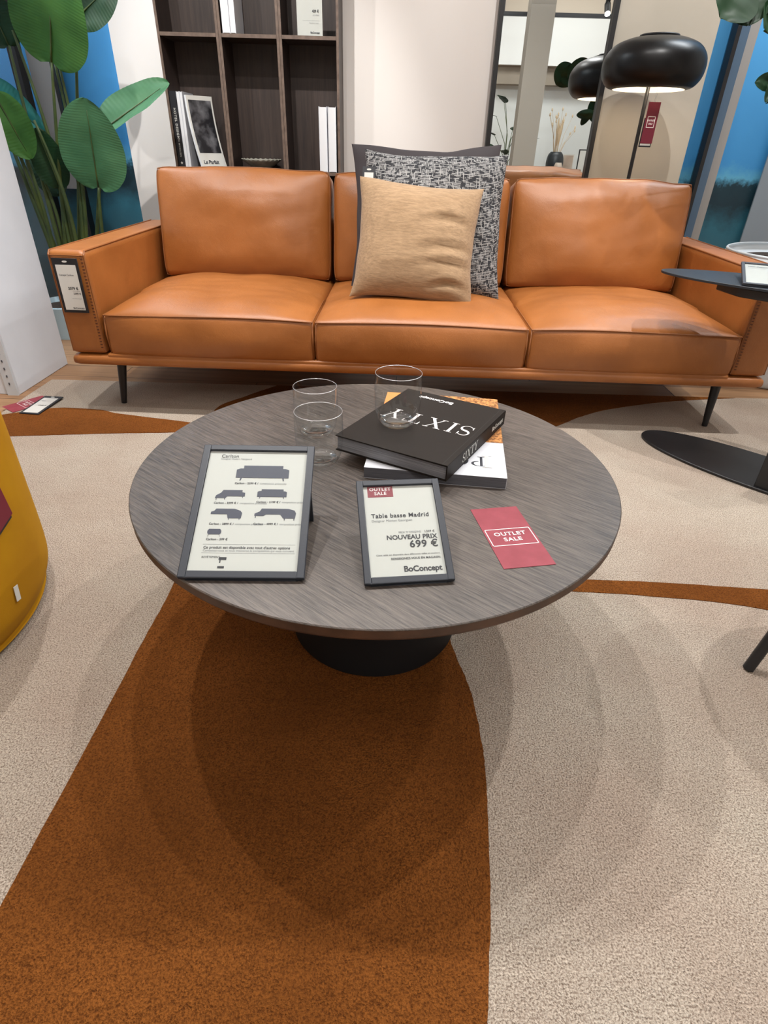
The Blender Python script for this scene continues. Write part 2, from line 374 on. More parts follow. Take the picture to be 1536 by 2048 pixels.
# serif letters as polygons, unit cap height
def ringpoly(cx, cy_, rx, ry, tmax, tmin, a0, a1, n=28):
    q = []
    for i in range(n):
        r_ = []
        for a in (a0+(a1-a0)*i/n, a0+(a1-a0)*(i+1)/n):
            t = tmin+(tmax-tmin)*abs(math.cos(a))**1.6
            r_.append(((cx+rx*math.cos(a), cy_+ry*math.sin(a)), (cx+(rx-t)*math.cos(a), cy_+(ry-t*.6-tmin*.4)*math.sin(a))))
        q.append([r_[0][0], r_[1][0], r_[1][1], r_[0][1]])
    return q
def serif(ch):
    k, h = .13, .03
    def bar(x0, x1, y0, y1): return [(x0, y0), (x1, y0), (x1, y1), (x0, y1)]
    if ch == 'I': return [bar(.1, .1+k, 0, 1), bar(0, .33, 0, h), bar(0, .33, 1-h, 1)], .42
    if ch == 'T': return [bar(.33, .33+k, 0, 1), bar(.22, .57, 0, h), bar(0, .79, 1-h, 1), [(0, 1), (0, .74), (.03, .74), (.07, 1)], [(.79, 1), (.79, .74), (.76, .74), (.72, 1)]], .86
    if ch == 'X': return [[(.05, 1), (.2, 1), (.78, 0), (.62, 0)], [(.1, 0), (.14, 0), (.72, 1), (.68, 1)], bar(0, .3, 1-h, 1), bar(.55, .86, 0, h), bar(0, .26, 0, h), bar(.56, .82, 1-h, 1)], .92
    if ch == 'Y': return [bar(.36, .36+k, 0, .46), [(.05, 1), (.2, 1), (.49, .44), (.36, .44)], [(.46, .44), (.5, .44), (.78, 1), (.73, 1)], bar(.25, .6, 0, h), bar(-.03, .3, 1-h, 1), bar(.6, .88, 1-h, 1)], .9
    if ch == 'N': return [bar(.1, .14, 0, 1), bar(.76, .8, 0, 1), [(.06, 1), (.22, 1), (.8, 0), (.72, 0)], bar(0, .25, 0, h), bar(.64, .92, 1-h, 1), bar(-.02, .2, 1-h, 1)], 1.0
    if ch == 'P': return [bar(.1, .1+k, 0, 1), bar(0, .35, 0, h), bar(0, .3, 1-h, 1)] + ringpoly(.3, .74, .36, .26, k, h, -PI/2, PI/2, 18), .74
    if ch == 'O': return ringpoly(.46, .5, .46, .52, k, h, 0, 2*PI, 40), 1.0
    if ch == 'S':
        q = []; pts = []
        for i in range(41):
            t = i/40
            x = .29+.25*math.cos(.5+t*1.0) if 0 else None
            a = t
            if a < .5: ang = .35+(a/.5)*(3*PI/2-.35); cx, cy_, rx, ry = .29, .745, .23, .235
            else: ang = PI/2-((a-.5)/.5)*(3*PI/2-.35); cx, cy_, rx, ry = .29, .255, .25, .24
            pts.append((cx+rx*math.cos(ang), cy_+ry*math.sin(ang)))
        for i in range(40):
            (x0, y0), (x1, y1) = pts[i], pts[i+1]
            def wd(t): return .016+.055*max(0, 1-abs(t-.5)/.28)
            w0, w1 = wd(i/40), wd((i+1)/40); dx, dy = x1-x0, y1-y0; L = math.hypot(dx, dy) or 1; nx, ny = -dy/L, dx/L
            q.append([(x0+nx*w0, y0+ny*w0), (x0-nx*w0, y0-ny*w0), (x1-nx*w1, y1-ny*w1), (x1+nx*w1, y1+ny*w1)])
        q += [[(.49, .70), (.53, .70), (.53, .98), (.49, .86)], [(.03, .30), (.07, .14), (.03, .02), (0, .30)]]
        return q, .62
def serif_word(word, size, mt, parent, M, gap=.08, wide=1.0, name='lettering'):
    b = MB(); x = 0; ps = []
    for ch in word:
        pl, adv = serif(ch)
        for p in pl: ps.append([((x+a)*wide, c_) for a, c_ in p])
        x += adv+gap
    W_ = (x-gap)*wide
    for j, p in enumerate(ps): b.prism([((a-W_/2)*size, (c_-.5)*size) for a, c_ in p], 0, .0003+.00001*(j % 7))
    o = b.build(name, mt, parent); o.matrix_local = M; return o

# ------------------------------------------------------------------ the room
b = MB().box(-3.1, 3.2, -3.2, 4.2, -.10, -.014); struct(b.build('floor', FLOOR))
b = MB().box(-3.1, 3.2, -3.2, 4.2, 2.8, 2.9); struct(b.build('ceiling', CEIL))
b = MB().box(-1.44, .45, 3.52, 3.60, -.014, 2.8); struct(b.build('wall_back', WALLW))
b = MB().box(.45, 1.437, 3.52, 3.60, -.014, 2.8); struct(b.build('wall_back_right', WALLG))
b = MB().box(-3.1, 3.2, 4.1, 4.2, -.014, 2.8); struct(b.build('wall_rear', WALLG))
b = MB().box(-3.2, -3.1, -3.2, 4.2, -.1, 2.9); struct(b.build('wall_far_left', WALLW))
b = MB().box(3.2, 3.3, -3.2, 4.2, -.1, 2.9); struct(b.build('wall_far_right', WALLW))
b = MB().box(-2.4, -1.5, 2.143, 2.53, -.014, 2.8); struct(b.build('wall_left', PILLAR, bevel=.003))
tr = MB(); tr.box(-1.545, -1.502, 2.135, 2.1425, -.014, 2.8); o_ = tr.build('trim_1', mat('white_slotted_strip', (196, 200, 204), .5)); struct(o_)
sl = MB()
for k in range(60): sl.box(-1.526, -1.521, 2.1335, 2.1352, .03+k*.03, .039+k*.03)
s_ = sl.build('slot', mat('slot_dark', (70, 72, 78), .6), o_); s_['kind'] = 'stuff'

# murals and glass partitions on both sides of the wall
for nm, x0, x1, lab in (('mural', -3.0, -1.30, 'large blue ocean photo mural behind the banana plant on the left'), ('mural', 1.30, 1.93, 'narrow blue ocean photo mural strip to the right of the floor lamp')):
    b = MB().box(x0, x1, 3.64, 3.66, -.014, 2.78); tag(b.build(nm, MURAL), lab, 'mural', None)
def window_side(n, posts, panels):
    w_ = bpy.data.objects.new('window_%d' % n, None); C.objects.link(w_); struct(w_)
    for x0, x1, y in posts: MB().box(x0, x1, y-.03, y+.03, -.014, 2.79).build('window_frame', BLACKM, w_)
    for x0, x1, y, z0, z1, m_ in panels: MB().box(x0, x1, y, y+.008, z0, z1).build('pane', m_, w_)
window_side(1, [(-1.935, -1.895, 3.50), (-1.772, -1.754, 3.56)], [(-3.0, -1.94, 3.5, -.01, 2.78, mat_pane('window_pane', .05, 1.0))])
window_side(2, [(1.527, 1.546, 3.55)], [(1.90, 3.1, 3.6, -.01, 2.78, MATS.get('x') or mat('frosted_blue_grey', (134, 146, 156), .35))])
struct(MB().box(-1.895, -1.772, 3.56, 3.6, .62, 2.78).build('trim_2', GREYD))  # grey reflection in the glass, put in as an opaque strip
struct(MB().box(1.546, 1.603, 3.56, 3.60, -.014, 2.78).build('trim_3', SLATE))
struct(MB().box(1.603, 1.66, 3.59, 3.62, -.014, 2.78).build('trim_4', GREYD))

# ------------------------------------------------------------------ mirror
mr = thing('wall_mirror', 'tall wall mirror in a thin black frame behind the sofa', 'mirror', (.68, 3.50, .12))
x0, x1, z0, z1, fw = .407, .953, .12, 2.2, .022
b = MB()
b.box(x0, x0+fw, 3.478, 3.519, z0, z1); b.box(x1-fw, x1, 3.478, 3.519, z0, z1); b.box(x0+fw, x1-fw, 3.478, 3.519, z0, z0+fw); b.box(x0+fw, x1-fw, 3.478, 3.519, z1-fw, z1)
b.build('frame', BLACKM, mr, world=mr.location)
MB().box(x0+fw, x1-fw, 3.5, 3.515, z0+fw, z1-fw).build('mirror_glass', MIRROR, mr, world=mr.location)

# ------------------------------------------------------------------ rug
RX0, RX1, RY0, RB0, RB1 = -1.445, 2.3, -1.0, 2.29, 2.385
rug = MB()
def edgepts(a, b_, n=60, amp=.0012):
    out = []
    for i in range(n):
        t = i/n; p = (a[0]+(b_[0]-a[0])*t, a[1]+(b_[1]-a[1])*t); out.append((p[0]+random.uniform(-amp, amp), p[1]+random.uniform(-amp, amp)))
    return out
cor = [(RX0, RY0), (RX1, RY0), (RX1, RB1), (RX0, RB0)]
out = []
for i in range(4): out += edgepts(cor[i], cor[(i+1) % 4])
rug.prism(out, -.013, 0)
rug.cur = 1
def spline(pts, k=8, amp=.0009):
    res = []; n = len(pts)
    for i in range(n-1):
        p0, p1, p2, p3 = [Vector(pts[min(max(j, 0), n-1)]) for j in (i-1, i, i+1, i+2)]
        for s_ in range(k):
            t = s_/k; q = .5*((2*p1)+(p2-p0)*t+(2*p0-5*p1+4*p2-p3)*t*t+(3*p1-p0-3*p2+p3)*t**3)
            res.append((q.x+random.uniform(-amp, amp), q.y+random.uniform(-amp, amp)))
    res.append(tuple(pts[-1])); return res
def yb(x): return RB0+(RB1-RB0)*(x-RX0)/(RX1-RX0)-.004
right = spline([(-.05, RY0+.01), (.03, -.3), (.10, .05), (.136, .249), (.159, .414), (.170, .56), (.171, .633), (.162, .741), (.135, .856), (.11, 1.05), (.14, 1.3), (.25, 1.6), (.42, 1.85), (.609, 2.0), (.714, 2.091), (.838, 2.173), (1.044, 2.261), (1.211, 2.31), (1.438, yb(1.438))], 10)
left = spline([(-.50, yb(-.5)), (-.60, 2.18), (-.684, 2.03), (-.62, 1.75), (-.53, 1.4), (-.496, 1.026), (-.495, .8), (-.498, .345), (-.52, -.2), (-.56, RY0+.01)], 10)
rug.prism(right+left, -.002, .0015)
rug.prism(spline([(RX0+.003, 1.90), (-1.43, 1.913), (-1.353, 1.957), (-1.26, 1.995), (-1.107, 1.99), (-1.018, 1.96), (-.744, 1.907), (-.68, 1.88)])+spline([(-.70, 1.845), (-.776, 1.818), (-.949, 1.795), (-1.143, 1.766), (-1.306, 1.739), (RX0+.003, 1.72)]), -.002, .0015)
rug.prism(spline([(.25, 1.068), (.445, 1.086), (.625, 1.088), (.899, 1.077), (1.4, 1.05), (RX1-.01, 1.0)])+spline([(RX1-.01, .6), (1.4, .86), (.861, 1.005), (.606, 1.036), (.4, 1.043), (.25, 1.05)]), -.002, .0015)
tag(rug.build('rug', [RUGB, RUGO]), 'large beige pile rug with curved rust brown shapes under the table and sofa', 'rug')

# ------------------------------------------------------------------ sofa
def nz(p, s, a): return noise.noise(Vector(p)*s)*a
def puffbox(cx, cy_, cz, a, b_, c, r, fn, n=(36, 30, 12)):
    """rounded box as a dense skin, reshaped by fn(local point, unit coords) -> point"""
    bm = bmesh.new()
    mbx = MB()
    def rnd(p):
        q = Vector((max(-a+r, min(a-r, p.x)), max(-b_+r, min(b_-r, p.y)), max(-c+r, min(c-r, p.z))))
        d = p-q
        if d.length > 1e-9: d = d.normalized()*r
        return q+d
    def face(ax, sgn):
        ds = [a, b_, c]; u, v = [i for i in range(3) if i != ax]
        nu, nv = n[u], n[v]
        def spc(t, half):
            # cluster rows near the rounded edges
            t = t*2-1; e = 1-r/half
            return half*(math.copysign(abs(t)**.8, t)) if 0 else half*math.sin(t*PI/2)*.35+half*t*.65
        def f(s_, t_):
            p = [0, 0, 0]; p[ax] = sgn*ds[ax]; p[u] = spc(s_, ds[u]); p[v] = spc(t_, ds[v])
            return rnd(Vector(p))
        mbx.grid(f, nu, nv)
    for ax in range(3):
        for sg in (-1, 1): face(ax, sg)
    vs = []
    for p in mbx.v:
        un = Vector((p.x/a, p.y/b_, p.z/c)); q = fn(p.copy(), un); vs.append(q+Vector((cx, cy_, cz)))
    mbx.v = vs; bm.free(); return mbx
def build_soft(mb, name, mt, parent, world):
    o = mb.build(name, mt, parent, smooth=True, merge=True, world=world); return o

SX0, SX1, SY0, SY1 = -1.150, 1.285, 1.968, 2.90
sofa = thing('sofa', 'three-seat cognac leather sofa with thin black legs behind the coffee table', 'sofa', (.07, 2.43, 0))
W = sofa.location
# base platform
def fbase(p, u): return p
bp_ = puffbox((SX0+SX1)/2, (SY0+SY1)/2, .196, (SX1-SX0)/2, (SY1-SY0)/2, .0195, .0175, fbase, (60, 24, 8))
build_soft(bp_, 'base', LEATHER, sofa, W)
MB().box(SX0+.13, SX1-.13, SY0+.004, SY1-.05, .18, .222).build('base_rail', LEATHER, sofa, bevel=.006, world=W)
# arms
for side in (-1, 1):
    xi, xo = ((SX0+.127, SX0+.004) if side < 0 else (SX1-.127, SX1-.004))
    cx = (xi+xo)/2; a = abs(xi-xo)/2
    def farm(p, u, side=side):
        p.x += side*.006*(1-u.z*u.z)*(1-u.y*u.y)+nz(p+Vector((side*3, 0, 0)), 6, .004)*(1-u.z**6)
        return p
    arm = puffbox(cx, (SY0+SY1)/2+.004, .385, a, (SY1-SY0)/2-.006, .168, .016, farm, (10, 40, 22))
    ao = build_soft(arm, 'armrest', LEATHER, sofa, W)
    # seams
    sm_ = MB(); zt = .552; yf = SY0+.012
    for xs in (cx-a+.004, cx+a-.004):
        sm_.tube([(xs, yf+.004, .225), (xs, yf+.002, .54), (xs, yf+.012, zt-.001), (xs, 2.4, zt), (xs, 2.88, zt)], .0026, 6)
    sm_.tube([(cx-a+.006, yf-.001, .538), (cx+a-.006, yf-.001, .538)], .0016, 6)
    sm_.build('seam', SEAM, ao, world=(0, 0, 0)).location = -Vector(W)
    st = MB()
    xs = cx-side*(a-.012)
    for k in range(30): st.box(xs-.0035, xs+.0035, yf-.0022, yf, .24+k*.0102, .2435+k*.0102)
    for k in range(22): st.box(cx-a+.012+k*.0047, cx-a+.0145+k*.0047, yf-.002, yf, .5305, .5325)
    s2 = st.build('stitching', STITCH, ao); s2.location = -Vector(W); s2['kind'] = 'stuff'
# back frame
def fback(p, u):
    p.y += (u.z+1)*.5*.03; p.z += nz(p, 4, .003); return p
build_soft(puffbox((SX0+SX1)/2, 2.83, .40, (SX1-SX0)/2-.125, .055, .185, .02, fback, (50, 8, 16)), 'back_frame', LEATHER, sofa, W)
# seat cushions
CX = [(-1.010, -.289), (-.285, .443), (.447, 1.157)]
for i, (xa, xb) in enumerate(CX):
    cx = (xa+xb)/2; a = (xb-xa)/2; seed = Vector((i*5.1, 0, 0))
    def fs_(p, u, seed=seed, a=a, i=i):
        edge = (1-u.x**4)*(1-u.y**4)
        if u.z > 0:
            p.z += .044*edge*u.z*(1-.10*u.y) + edge*(nz(p+seed, 5, .010)+nz(Vector((p.x*7+p.y*8, p.y*17-p.x*5, 0))+seed, 1, .0035))
            if u.y < 0: p.z -= .006*abs(u.x)**3
        fr = (1-u.z*u.z)
        p.y += (-.014*fr if u.y < -.6 else 0)*(1-u.x**6)+ (nz(p+seed, 7, .006) if u.y < -.9 else 0)*fr
        p.x += .004*math.copysign(fr, u.x) if abs(u.x) > .9 else 0
        p.y += .006*abs(u.x)**6 if u.y < -.5 else 0
        return p
    z0c, z1c = .213, .362
    c_ = puffbox(cx, (1.972+2.66)/2, (z0c+z1c)/2, a, (2.66-1.972)/2, (z1c-z0c)/2, .016, fs_, (64, 52, 14))
    co = build_soft(c_, 'seat_cushion', LEATHER, sofa, W)
    pts = []
    ya = 1.974; yb_ = 2.655; xl, xr = xa+.004, xb-.004; 
    N = 30
    for t in range(N): pts.append((xl+(xr-xl)*t/N, ya, 0))
    for t in range(N): pts.append((xr, ya+(yb_-ya)*t/N, 0))
    for t in range(N): pts.append((xr+(xl-xr)*t/N, yb_, 0))
    for t in range(N): pts.append((xl, yb_+(ya-yb_)*t/N, 0))
    pts = [Vector((x, y, z1c-.004+.002*math.sin(x*9+i)-.005*abs((x-cx)/a)**3)) for x, y, _ in pts]
    # front bow
    pts = [p+Vector((0, .006*abs((p.x-cx)/a)**6-.003 if p.y < 1.98 else 0, 0)) for p in pts]
    pm = MB().loop(pts, .0025); pm.tube([(xl+.001, ya+.008, z1c-.008), (xl-.001, ya-.0, (z0c+z1c)/2), (xl+.001, ya+.008, z0c+.006)], .003, 6); pm.tube([(xr-.001, ya+.008, z1c-.008), (xr+.001, ya, (z0c+z1c)/2), (xr-.001, ya+.008, z0c+.006)], .003, 6)
    q = pm.build('piping', SEAM, co, smooth=True); q.location = -Vector(W)
# back cushions
for i, (xa, xb) in enumerate([(-1.000, -.290), (-.284, .430), (.436, 1.148)]):
    cx = (xa+xb)/2; a = (xb-xa)/2; seed = Vector((i*3.7, 9, 0))
    H2 = .205
    def corner(p, u, a, H2):
        p.x *= 1-.010*(1-u.z*u.z)*abs(u.x)**6
        k = (abs(u.x)**7)*(abs(u.z)**5); p.x -= math.copysign(.010*k, u.x); p.z -= math.copysign(.011*k, u.z)
        return p
    def fb(p, u, seed=seed, i=i):
        e = (1-abs(u.x)**3.2)*(1-abs(u.z)**3.2)
        wr = nz(Vector((p.x*16, 0, p.z*4))+seed, 1, .0055)*(.35+.65*max(0, u.z))+nz(Vector((p.x*5+p.z*9, 0, p.z*14-p.x*6))+seed, 1, .004)
        if u.y < 0: p.y += u.y*(.062*e+.022*(1-u.z)*.5*(1-u.x**4)) + e*(nz(p+seed, 4.5, .014)+wr)
        else: p.y += u.y*.03*e
        p.z += (.0 if abs(u.z) < .5 else math.copysign(.010*(1-u.x*u.x)-.004, u.z))+nz(Vector((p.x, 0, 0))+seed, 8, .006)*max(0, u.z)
        p = corner(p, u, a, H2)
        ang = math.radians(-11); y, z = p.y, p.z+H2
        return Vector((p.x, y*math.cos(ang)-z*math.sin(ang), y*math.sin(ang)+z*math.cos(ang)-H2))
    cyb, czb = 2.635, .358+H2
    c_ = puffbox(cx, cyb, czb, a, .075, H2, .024, fb, (70, 12, 48))
    co = build_soft(c_, 'back_cushion', LEATHER, sofa, W)
    pts = []; N = 26
    def P(u_, v_):
        p = Vector((u_*a*.992, -.066, v_*H2*.985)); un = Vector((u_, -.9, v_))
        p.z += math.copysign(.010*(1-u_*u_)-.004, v_) if abs(v_) > .5 else 0
        p.z += nz(Vector((u_*a, 0, 0))+seed, 8, .006)*max(0, v_)
        p = corner(p, un, a, H2)
        ang = math.radians(-11); y, z = p.y, p.z+H2
        return Vector((p.x+cx, y*math.cos(ang)-z*math.sin(ang)+cyb, y*math.sin(ang)+z*math.cos(ang)-H2+czb))
    for t in range(N): pts.append(P(-1+2*t/N, 1))
    for t in range(N): pts.append(P(1, 1-2*t/N))
    for t in range(N): pts.append(P(1-2*t/N, -1))
    for t in range(N): pts.append(P(-1, -1+2*t/N))
    q = MB().loop(pts, .0025).build('piping', SEAM, co, smooth=True); q.location = -Vector(W)
# legs
for x, y, dx in ((-1.047, 2.068, .022), (1.172, 2.048, -.002), (-1.047, 2.80, .02), (1.172, 2.80, -.02)):
    MB().tube([(x, y, .0015), (x+dx, y+.012, .178)], [.010, .018], 20).build('leg', BLACKM, sofa, smooth=True, angle=40, world=W)

# ------------------------------------------------------------------ scatter cushions
def pillow(name, label, w_, h_, t_, mt, base, lean, yaw, roll, seed, ear=.05, group=None, n=44, crease=0):
    M = Matrix.Translation(base) @ Matrix.Rotation(yaw, 4, 'Z') @ Matrix.Rotation(PI/2-lean, 4, 'X') @ Matrix.Rotation(roll, 4, 'Z')
    sd = Vector((seed, seed*2, 0)); mb = MB()
    def f(sgn):
        def g(s_, t):
            u, v = math.sin((s_-.5)*PI), math.sin((t-.5)*PI)
            x = u*w_/2*(1-ear*(1-v*v)*abs(u)); y = v*h_/2*(1-ear*(1-u*u)*abs(v))
            x += nz(Vector((0, y, 0))+sd, 9, .006)*abs(u)**4; y += nz(Vector((x, 0, 0))+sd, 9, .007)*abs(v)**4
            th = ((1-abs(u)**2.6)*(1-abs(v)**2.6))**.55*t_/2
            e = (1-u**8)*(1-v**8)
            z = sgn*(th+e*(nz(Vector((x, y, sgn))+sd, 7, .010)+nz(Vector((x*.6, y, sgn))+sd, 20, .004)))
            if crease and sgn > 0:
                for (cx, cy_, L) in ((.12, -.03, .09), (.13, -.085, .11), (.10, .06, .07), (.13, -.15, .06)):
                    dx = (x-cx)/L; dy = (y-cy_-.012*math.cos(dx*1.5))/.011
                    z -= .013*math.exp(-dx*dx-dy*dy)*e; z += .008*math.exp(-dx*dx-(dy-1.7)**2)*e
            return Vector((x, y+h_/2, z))
        return g
    mb.grid(f(1), n, n); k = len(mb.v); g = f(-1)
    mb.grid(lambda s_, t: g(1-s_, t), n, n)
    o = mb.build(name, mt, None, smooth=True, merge=True); o.matrix_world = M
    return tag(o, label, 'cushion', group)
pillow('throw_pillow', 'large dark brown fabric cushion, rearmost of the three on the sofa', .560, .512, .11, DARKF, (.084, 2.385, .388), math.radians(19), .0, math.radians(0.5), 1.3, ear=.085)
pillow('throw_pillow', 'black and white woven tweed cushion behind the sand one', .518, .495, .15, TWEED, (.112, 2.262, .390), math.radians(22), -.02, math.radians(0), 4.2, ear=.075)
pillow('throw_pillow', 'sand coloured linen cushion, frontmost of the three on the sofa', .436, .406, .15, LINEN, (.037, 2.140, .392), math.radians(25), .0, math.radians(-4.0), 8.1, ear=.08, crease=1)

def swing_tag(name, label, M, w_, h_, lines, group=None, hole=True, border=.009, topb=.02, mt=FRAMEM):
    r = thing(name, label, 'sign', matrix=M, group=group)
    b = MB(); b.box(0, w_, 0, h_, -.003, 0); b.build('holder', mat('black_tag_holder', (24, 26, 32), .45), r, bevel=.0008)
    b = MB(); b.box(border, w_-border, border, h_-topb, 0, .0006); b.build('paper', PAPERG, r)
    if hole: MB().prism([(w_/2+.008*math.cos(a*PI/8), h_-topb/2+.003*math.sin(a*PI/8)) for a in range(16)], 0, .0005).build('slot', PAPERG, r)
    for (body, sz, x, y, al, bo, mt_) in lines: text(body, sz, mt_, r, T(x*w_, y*h_, .0009), bo, al)
    return r
def frame_M(origin, xdir, ydir):
    x = Vector(xdir).normalized(); y = Vector(ydir); y = (y-x*y.dot(x)).normalized(); z = x.cross(y)
    M = Matrix.Identity(4)
    for i in range(3): M[i][0], M[i][1], M[i][2], M[i][3] = x[i], y[i], z[i], origin[i]
    return M
swing_tag('price_tag', 'black framed price tag hanging on the front of the left sofa arm', frame_M((-1.127, 1.962, .362), (1, 0, 0), (0, 0.01, 1)), .084, .170,
          [('Canapé Carlton', .0075, .17, .70, 'LEFT', .01, INK), ('', .004, .2, .6, 'LEFT', 0, INK), ('2079 €', .0115, .80, .455, 'RIGHT', .03, INK), ('2399 €', .0085, .86, .36, 'RIGHT', .02, INK), ('prix de lancement', .0035, .86, .41, 'RIGHT', 0, INK), ('disponible en magasin', .0038, .86, .27, 'RIGHT', 0, INKG), ('BoConcept', .008, .86, .09, 'RIGHT', .02, INK)])
swing_tag('price_tag', 'small black price tag hanging at the top left of the dark brown cushion', frame_M((-.150, 2.325, .665), (1, -.03, 0), (0, .38, 1)), .046, .145,
          [('Coussin', .006, .2, .7, 'LEFT', .01, INK)], border=.007)

# ------------------------------------------------------------------ coffee table
TX, TYc, TH, TR = -.0286, .9334, .3703, .425
tb = thing('coffee_table', 'round dark oak coffee table on a black drum base in the middle', 'table', (TX, TYc, 0))
prof = [(0, TH), (TR-.0015, TH), (TR, TH-.002), (TR, TH-.008)]
MB().lathe([(0, TH-.0025), (TR, TH-.0025), (TR, TH-.0012), (TR-.0015, TH), (0, TH)], 160).build('tabletop', TOPW, tb, smooth=True, angle=30, merge=True)
MB().lathe([(0, TH-.030), (TR-.035, TH-.030), (TR-.004, TH-.021), (TR-.0008, TH-.016), (TR-.0006, TH-.0026), (0, TH-.0026)], 160).build('edge_band', EDGEW, tb, smooth=True, angle=30, merge=True)
MB().lathe([(0, .0015), (.170, .0015), (.1735, .004), (.172, .03), (.155, .2), (.147, TH-.031), (0, TH-.031)], 96).build('base', BASEM, tb, smooth=True, angle=30, merge=True)

# sign stands
def sofa_icon(mb, x, y, w_, h_, kind):
    """little sofa pictogram"""
    def q(pts): mb.prism([(x+a*w_, y+c_*h_) for a, c_ in pts], .0002, .00045)
    if kind == 'sofa':
        q([(0, .18), (1, .18), (1, .72), (.93, .80), (.88, .80), (.88, 1), (.13, 1), (.13, .80), (.07, .80), (0, .72)])
        q([(.08, 0), (.1, 0), (.12, .18), (.09, .18)]); q([(.92, 0), (.9, 0), (.88, .18), (.91, .18)])
    elif kind == 'chaise_left':
        q([(0, .18), (.36, .18), (.40, .36), (1, .36), (1, .72), (.9, .78), (.9, 1), (.25, 1), (.18, .7), (.03, .45)])
        q([(.04, 0), (.06, 0), (.06, .2), (.04, .2)]); q([(.92, .22), (.94, .22), (.94, .37), (.92, .37)]); q([(.32, .04), (.34, .04), (.34, .2), (.32, .2)])
    elif kind == 'chaise_right':
        q([(0, .5), (.52, .5), (.56, .14), (.98, .14), (1, .62), (.94, .82), (.75, 1), (.15, 1), (.1, .8), (0, .7)])
        q([(.58, 0), (.6, 0), (.6, .16), (.58, .16)]); q([(.92, 0), (.94, 0), (.94, .16), (.92, .16)])
    elif kind == 'double':
        q([(0, .36), (.22, .36), (.28, .5), (.62, .5), (.70, .16), (.98, .16), (1, .6), (.96, .85), (.8, 1), (.16, 1), (.12, .75), (0, .55)])
        q([(.02, .2), (.04, .2), (.04, .37), (.02, .37)]); q([(.72, 0), (.74, 0), (.74, .2), (.72, .2)]); q([(.95, 0), (.97, 0), (.97, .2), (.95, .2)])
    else:
        q([(0, .5), (.05, .34), (.15, .28), (.85, .28), (.95, .34), (1, .5), (1, .75), (.9, 1), (.1, 1), (0, .75)])
        q([(.06, 0), (.08, 0), (.14, .3), (.11, .3)]); q([(.94, 0), (.92, 0), (.86, .3), (.89, .3)])
def sign_stand(label, A, B, L, theta, bord, group=None):
    A = Vector(A); B = Vector(B); d = (B-A).normalized(); bk = Vector((-d.y, d.x, 0)); up = bk*math.cos(theta)+Vector((0, 0, 1))*math.sin(theta)
    W_ = (B-A).length; nrm = d.cross(up)
    M = frame_M(A+nrm*.0005+Vector((0, 0, .0005)), d, up)
    r = thing('sign_stand', label, 'sign', matrix=M, group=group)
    fr = MB(); D = .007
    for bx in ((0, bord, 0, L), (W_-bord, W_, 0, L), (bord, W_-bord, 0, bord), (bord, W_-bord, L-bord, L)): fr.box(*bx, 0, D)
    fr.build('frame', FRAMEM, r, bevel=.0012)
    MB().box(bord*.5, W_-bord*.5, bord*.5, L-bord*.5, .0005, .0025).build('backing', FRAMEM, r)
    MB().box(bord, W_-bord, bord, L-bord, .0026, .003).build('paper', PAPER, r)
    MB().box(bord, W_-bord, bord, L-bord, .0045, .0048).build('glass_pane', PANE, r)
    # rear strut reaching the table
    h = L*.66
    Mi = M.inverted()
    top = M @ Vector((W_/2, h, -.001)); foot = Vector((top.x, top.y, A.z))+bk*.015; fl = Mi @ foot
    wd = W_*.5
    s_ = MB(); s_.add([Vector((W_/2-wd*.75, h, 0)), Vector((W_/2+wd*.99, h, 0)), Vector((fl.x+wd*.99, fl.y, fl.z+.001)), Vector((fl.x-wd*.75, fl.y, fl.z+.001)), Vector((W_/2-wd*.75, h-.006, 0)), Vector((W_/2+wd*.99, h-.006, 0)), Vector((fl.x+wd*.99, fl.y-.006, fl.z+.001)), Vector((fl.x-wd*.75, fl.y-.006, fl.z+.001))],
                     [(0, 1, 2, 3), (7, 6, 5, 4), (0, 3, 7, 4), (1, 5, 6, 2), (0, 4, 5, 1), (3, 2, 6, 7)])
    s_.build('strut', FRAMEM, r)
    return r, W_, L, bord
zt = TH
r, W_, L, bd = sign_stand('tall charcoal framed sign with six small sofa pictures on the coffee table', (-.280, .587, zt), (-.112, .595, zt), .226, math.radians(24.5), .0105)
pw, ph = W_-2*bd, L-2*bd
def PX(u, v, z=.0034): return T(bd+u*pw, bd+(1-v)*ph, z)
ic = MB()
def icon(u0, u1, v0, v1, k): sofa_icon(ic, bd+u0*pw, bd+(1-v1)*ph, (u1-u0)*pw, (v1-v0)*ph, k)
icon(.30, .83, .13, .265, 'sofa'); icon(.13, .42, .35, .435, 'chaise_left'); icon(.54, .83, .34, .42, 'sofa'); icon(.12, .42, .51, .60, 'chaise_right'); icon(.54, .94, .505, .60, 'double'); icon(.12, .25, .675, .735, 'ottoman')
for v in ic.v: v.z += .003
ic.build('sofa_pictogram', mat('slate_print', (58, 62, 80), .5), r)
ln = MB()
for v in (.795, .862): ln.box(bd+.1*pw, bd+.96*pw, bd+(1-v)*ph, bd+(1-v)*ph+.0003, .003, .0032)
ln.build('rule', INKG, r)
text('Carlton', .0085, INK, r, PX(.12, .045), .0); text('Designer Anders Nørgaard', .0042, INKG, r, PX(.12, .07))
for (u, v, s_) in ((.30, .29, 'Carlton - 2399 € /'), (.13, .462, 'Carlton - 3399 € /'), (.54, .45, 'Carlton - 2199 € /'), (.12, .635, 'Carlton - 3899 € /'), (.54, .632, 'Carlton - 4999 € /'), (.12, .757, 'Carlton - 599 €')):
    text(s_, .0046, INK, r, PX(u, v), .02)
    if u != .12 or v < .7: text('composition présentée', .0042, INKG, r, PX(u+.25, v))
text("Ce produit est disponible avec tout d'autres options", .0056, INK, r, PX(.11, .82), .015); text('Contactez-nous et vous trouverez la composition qui vous convient', .0045, INKG, r, PX(.11, .843))
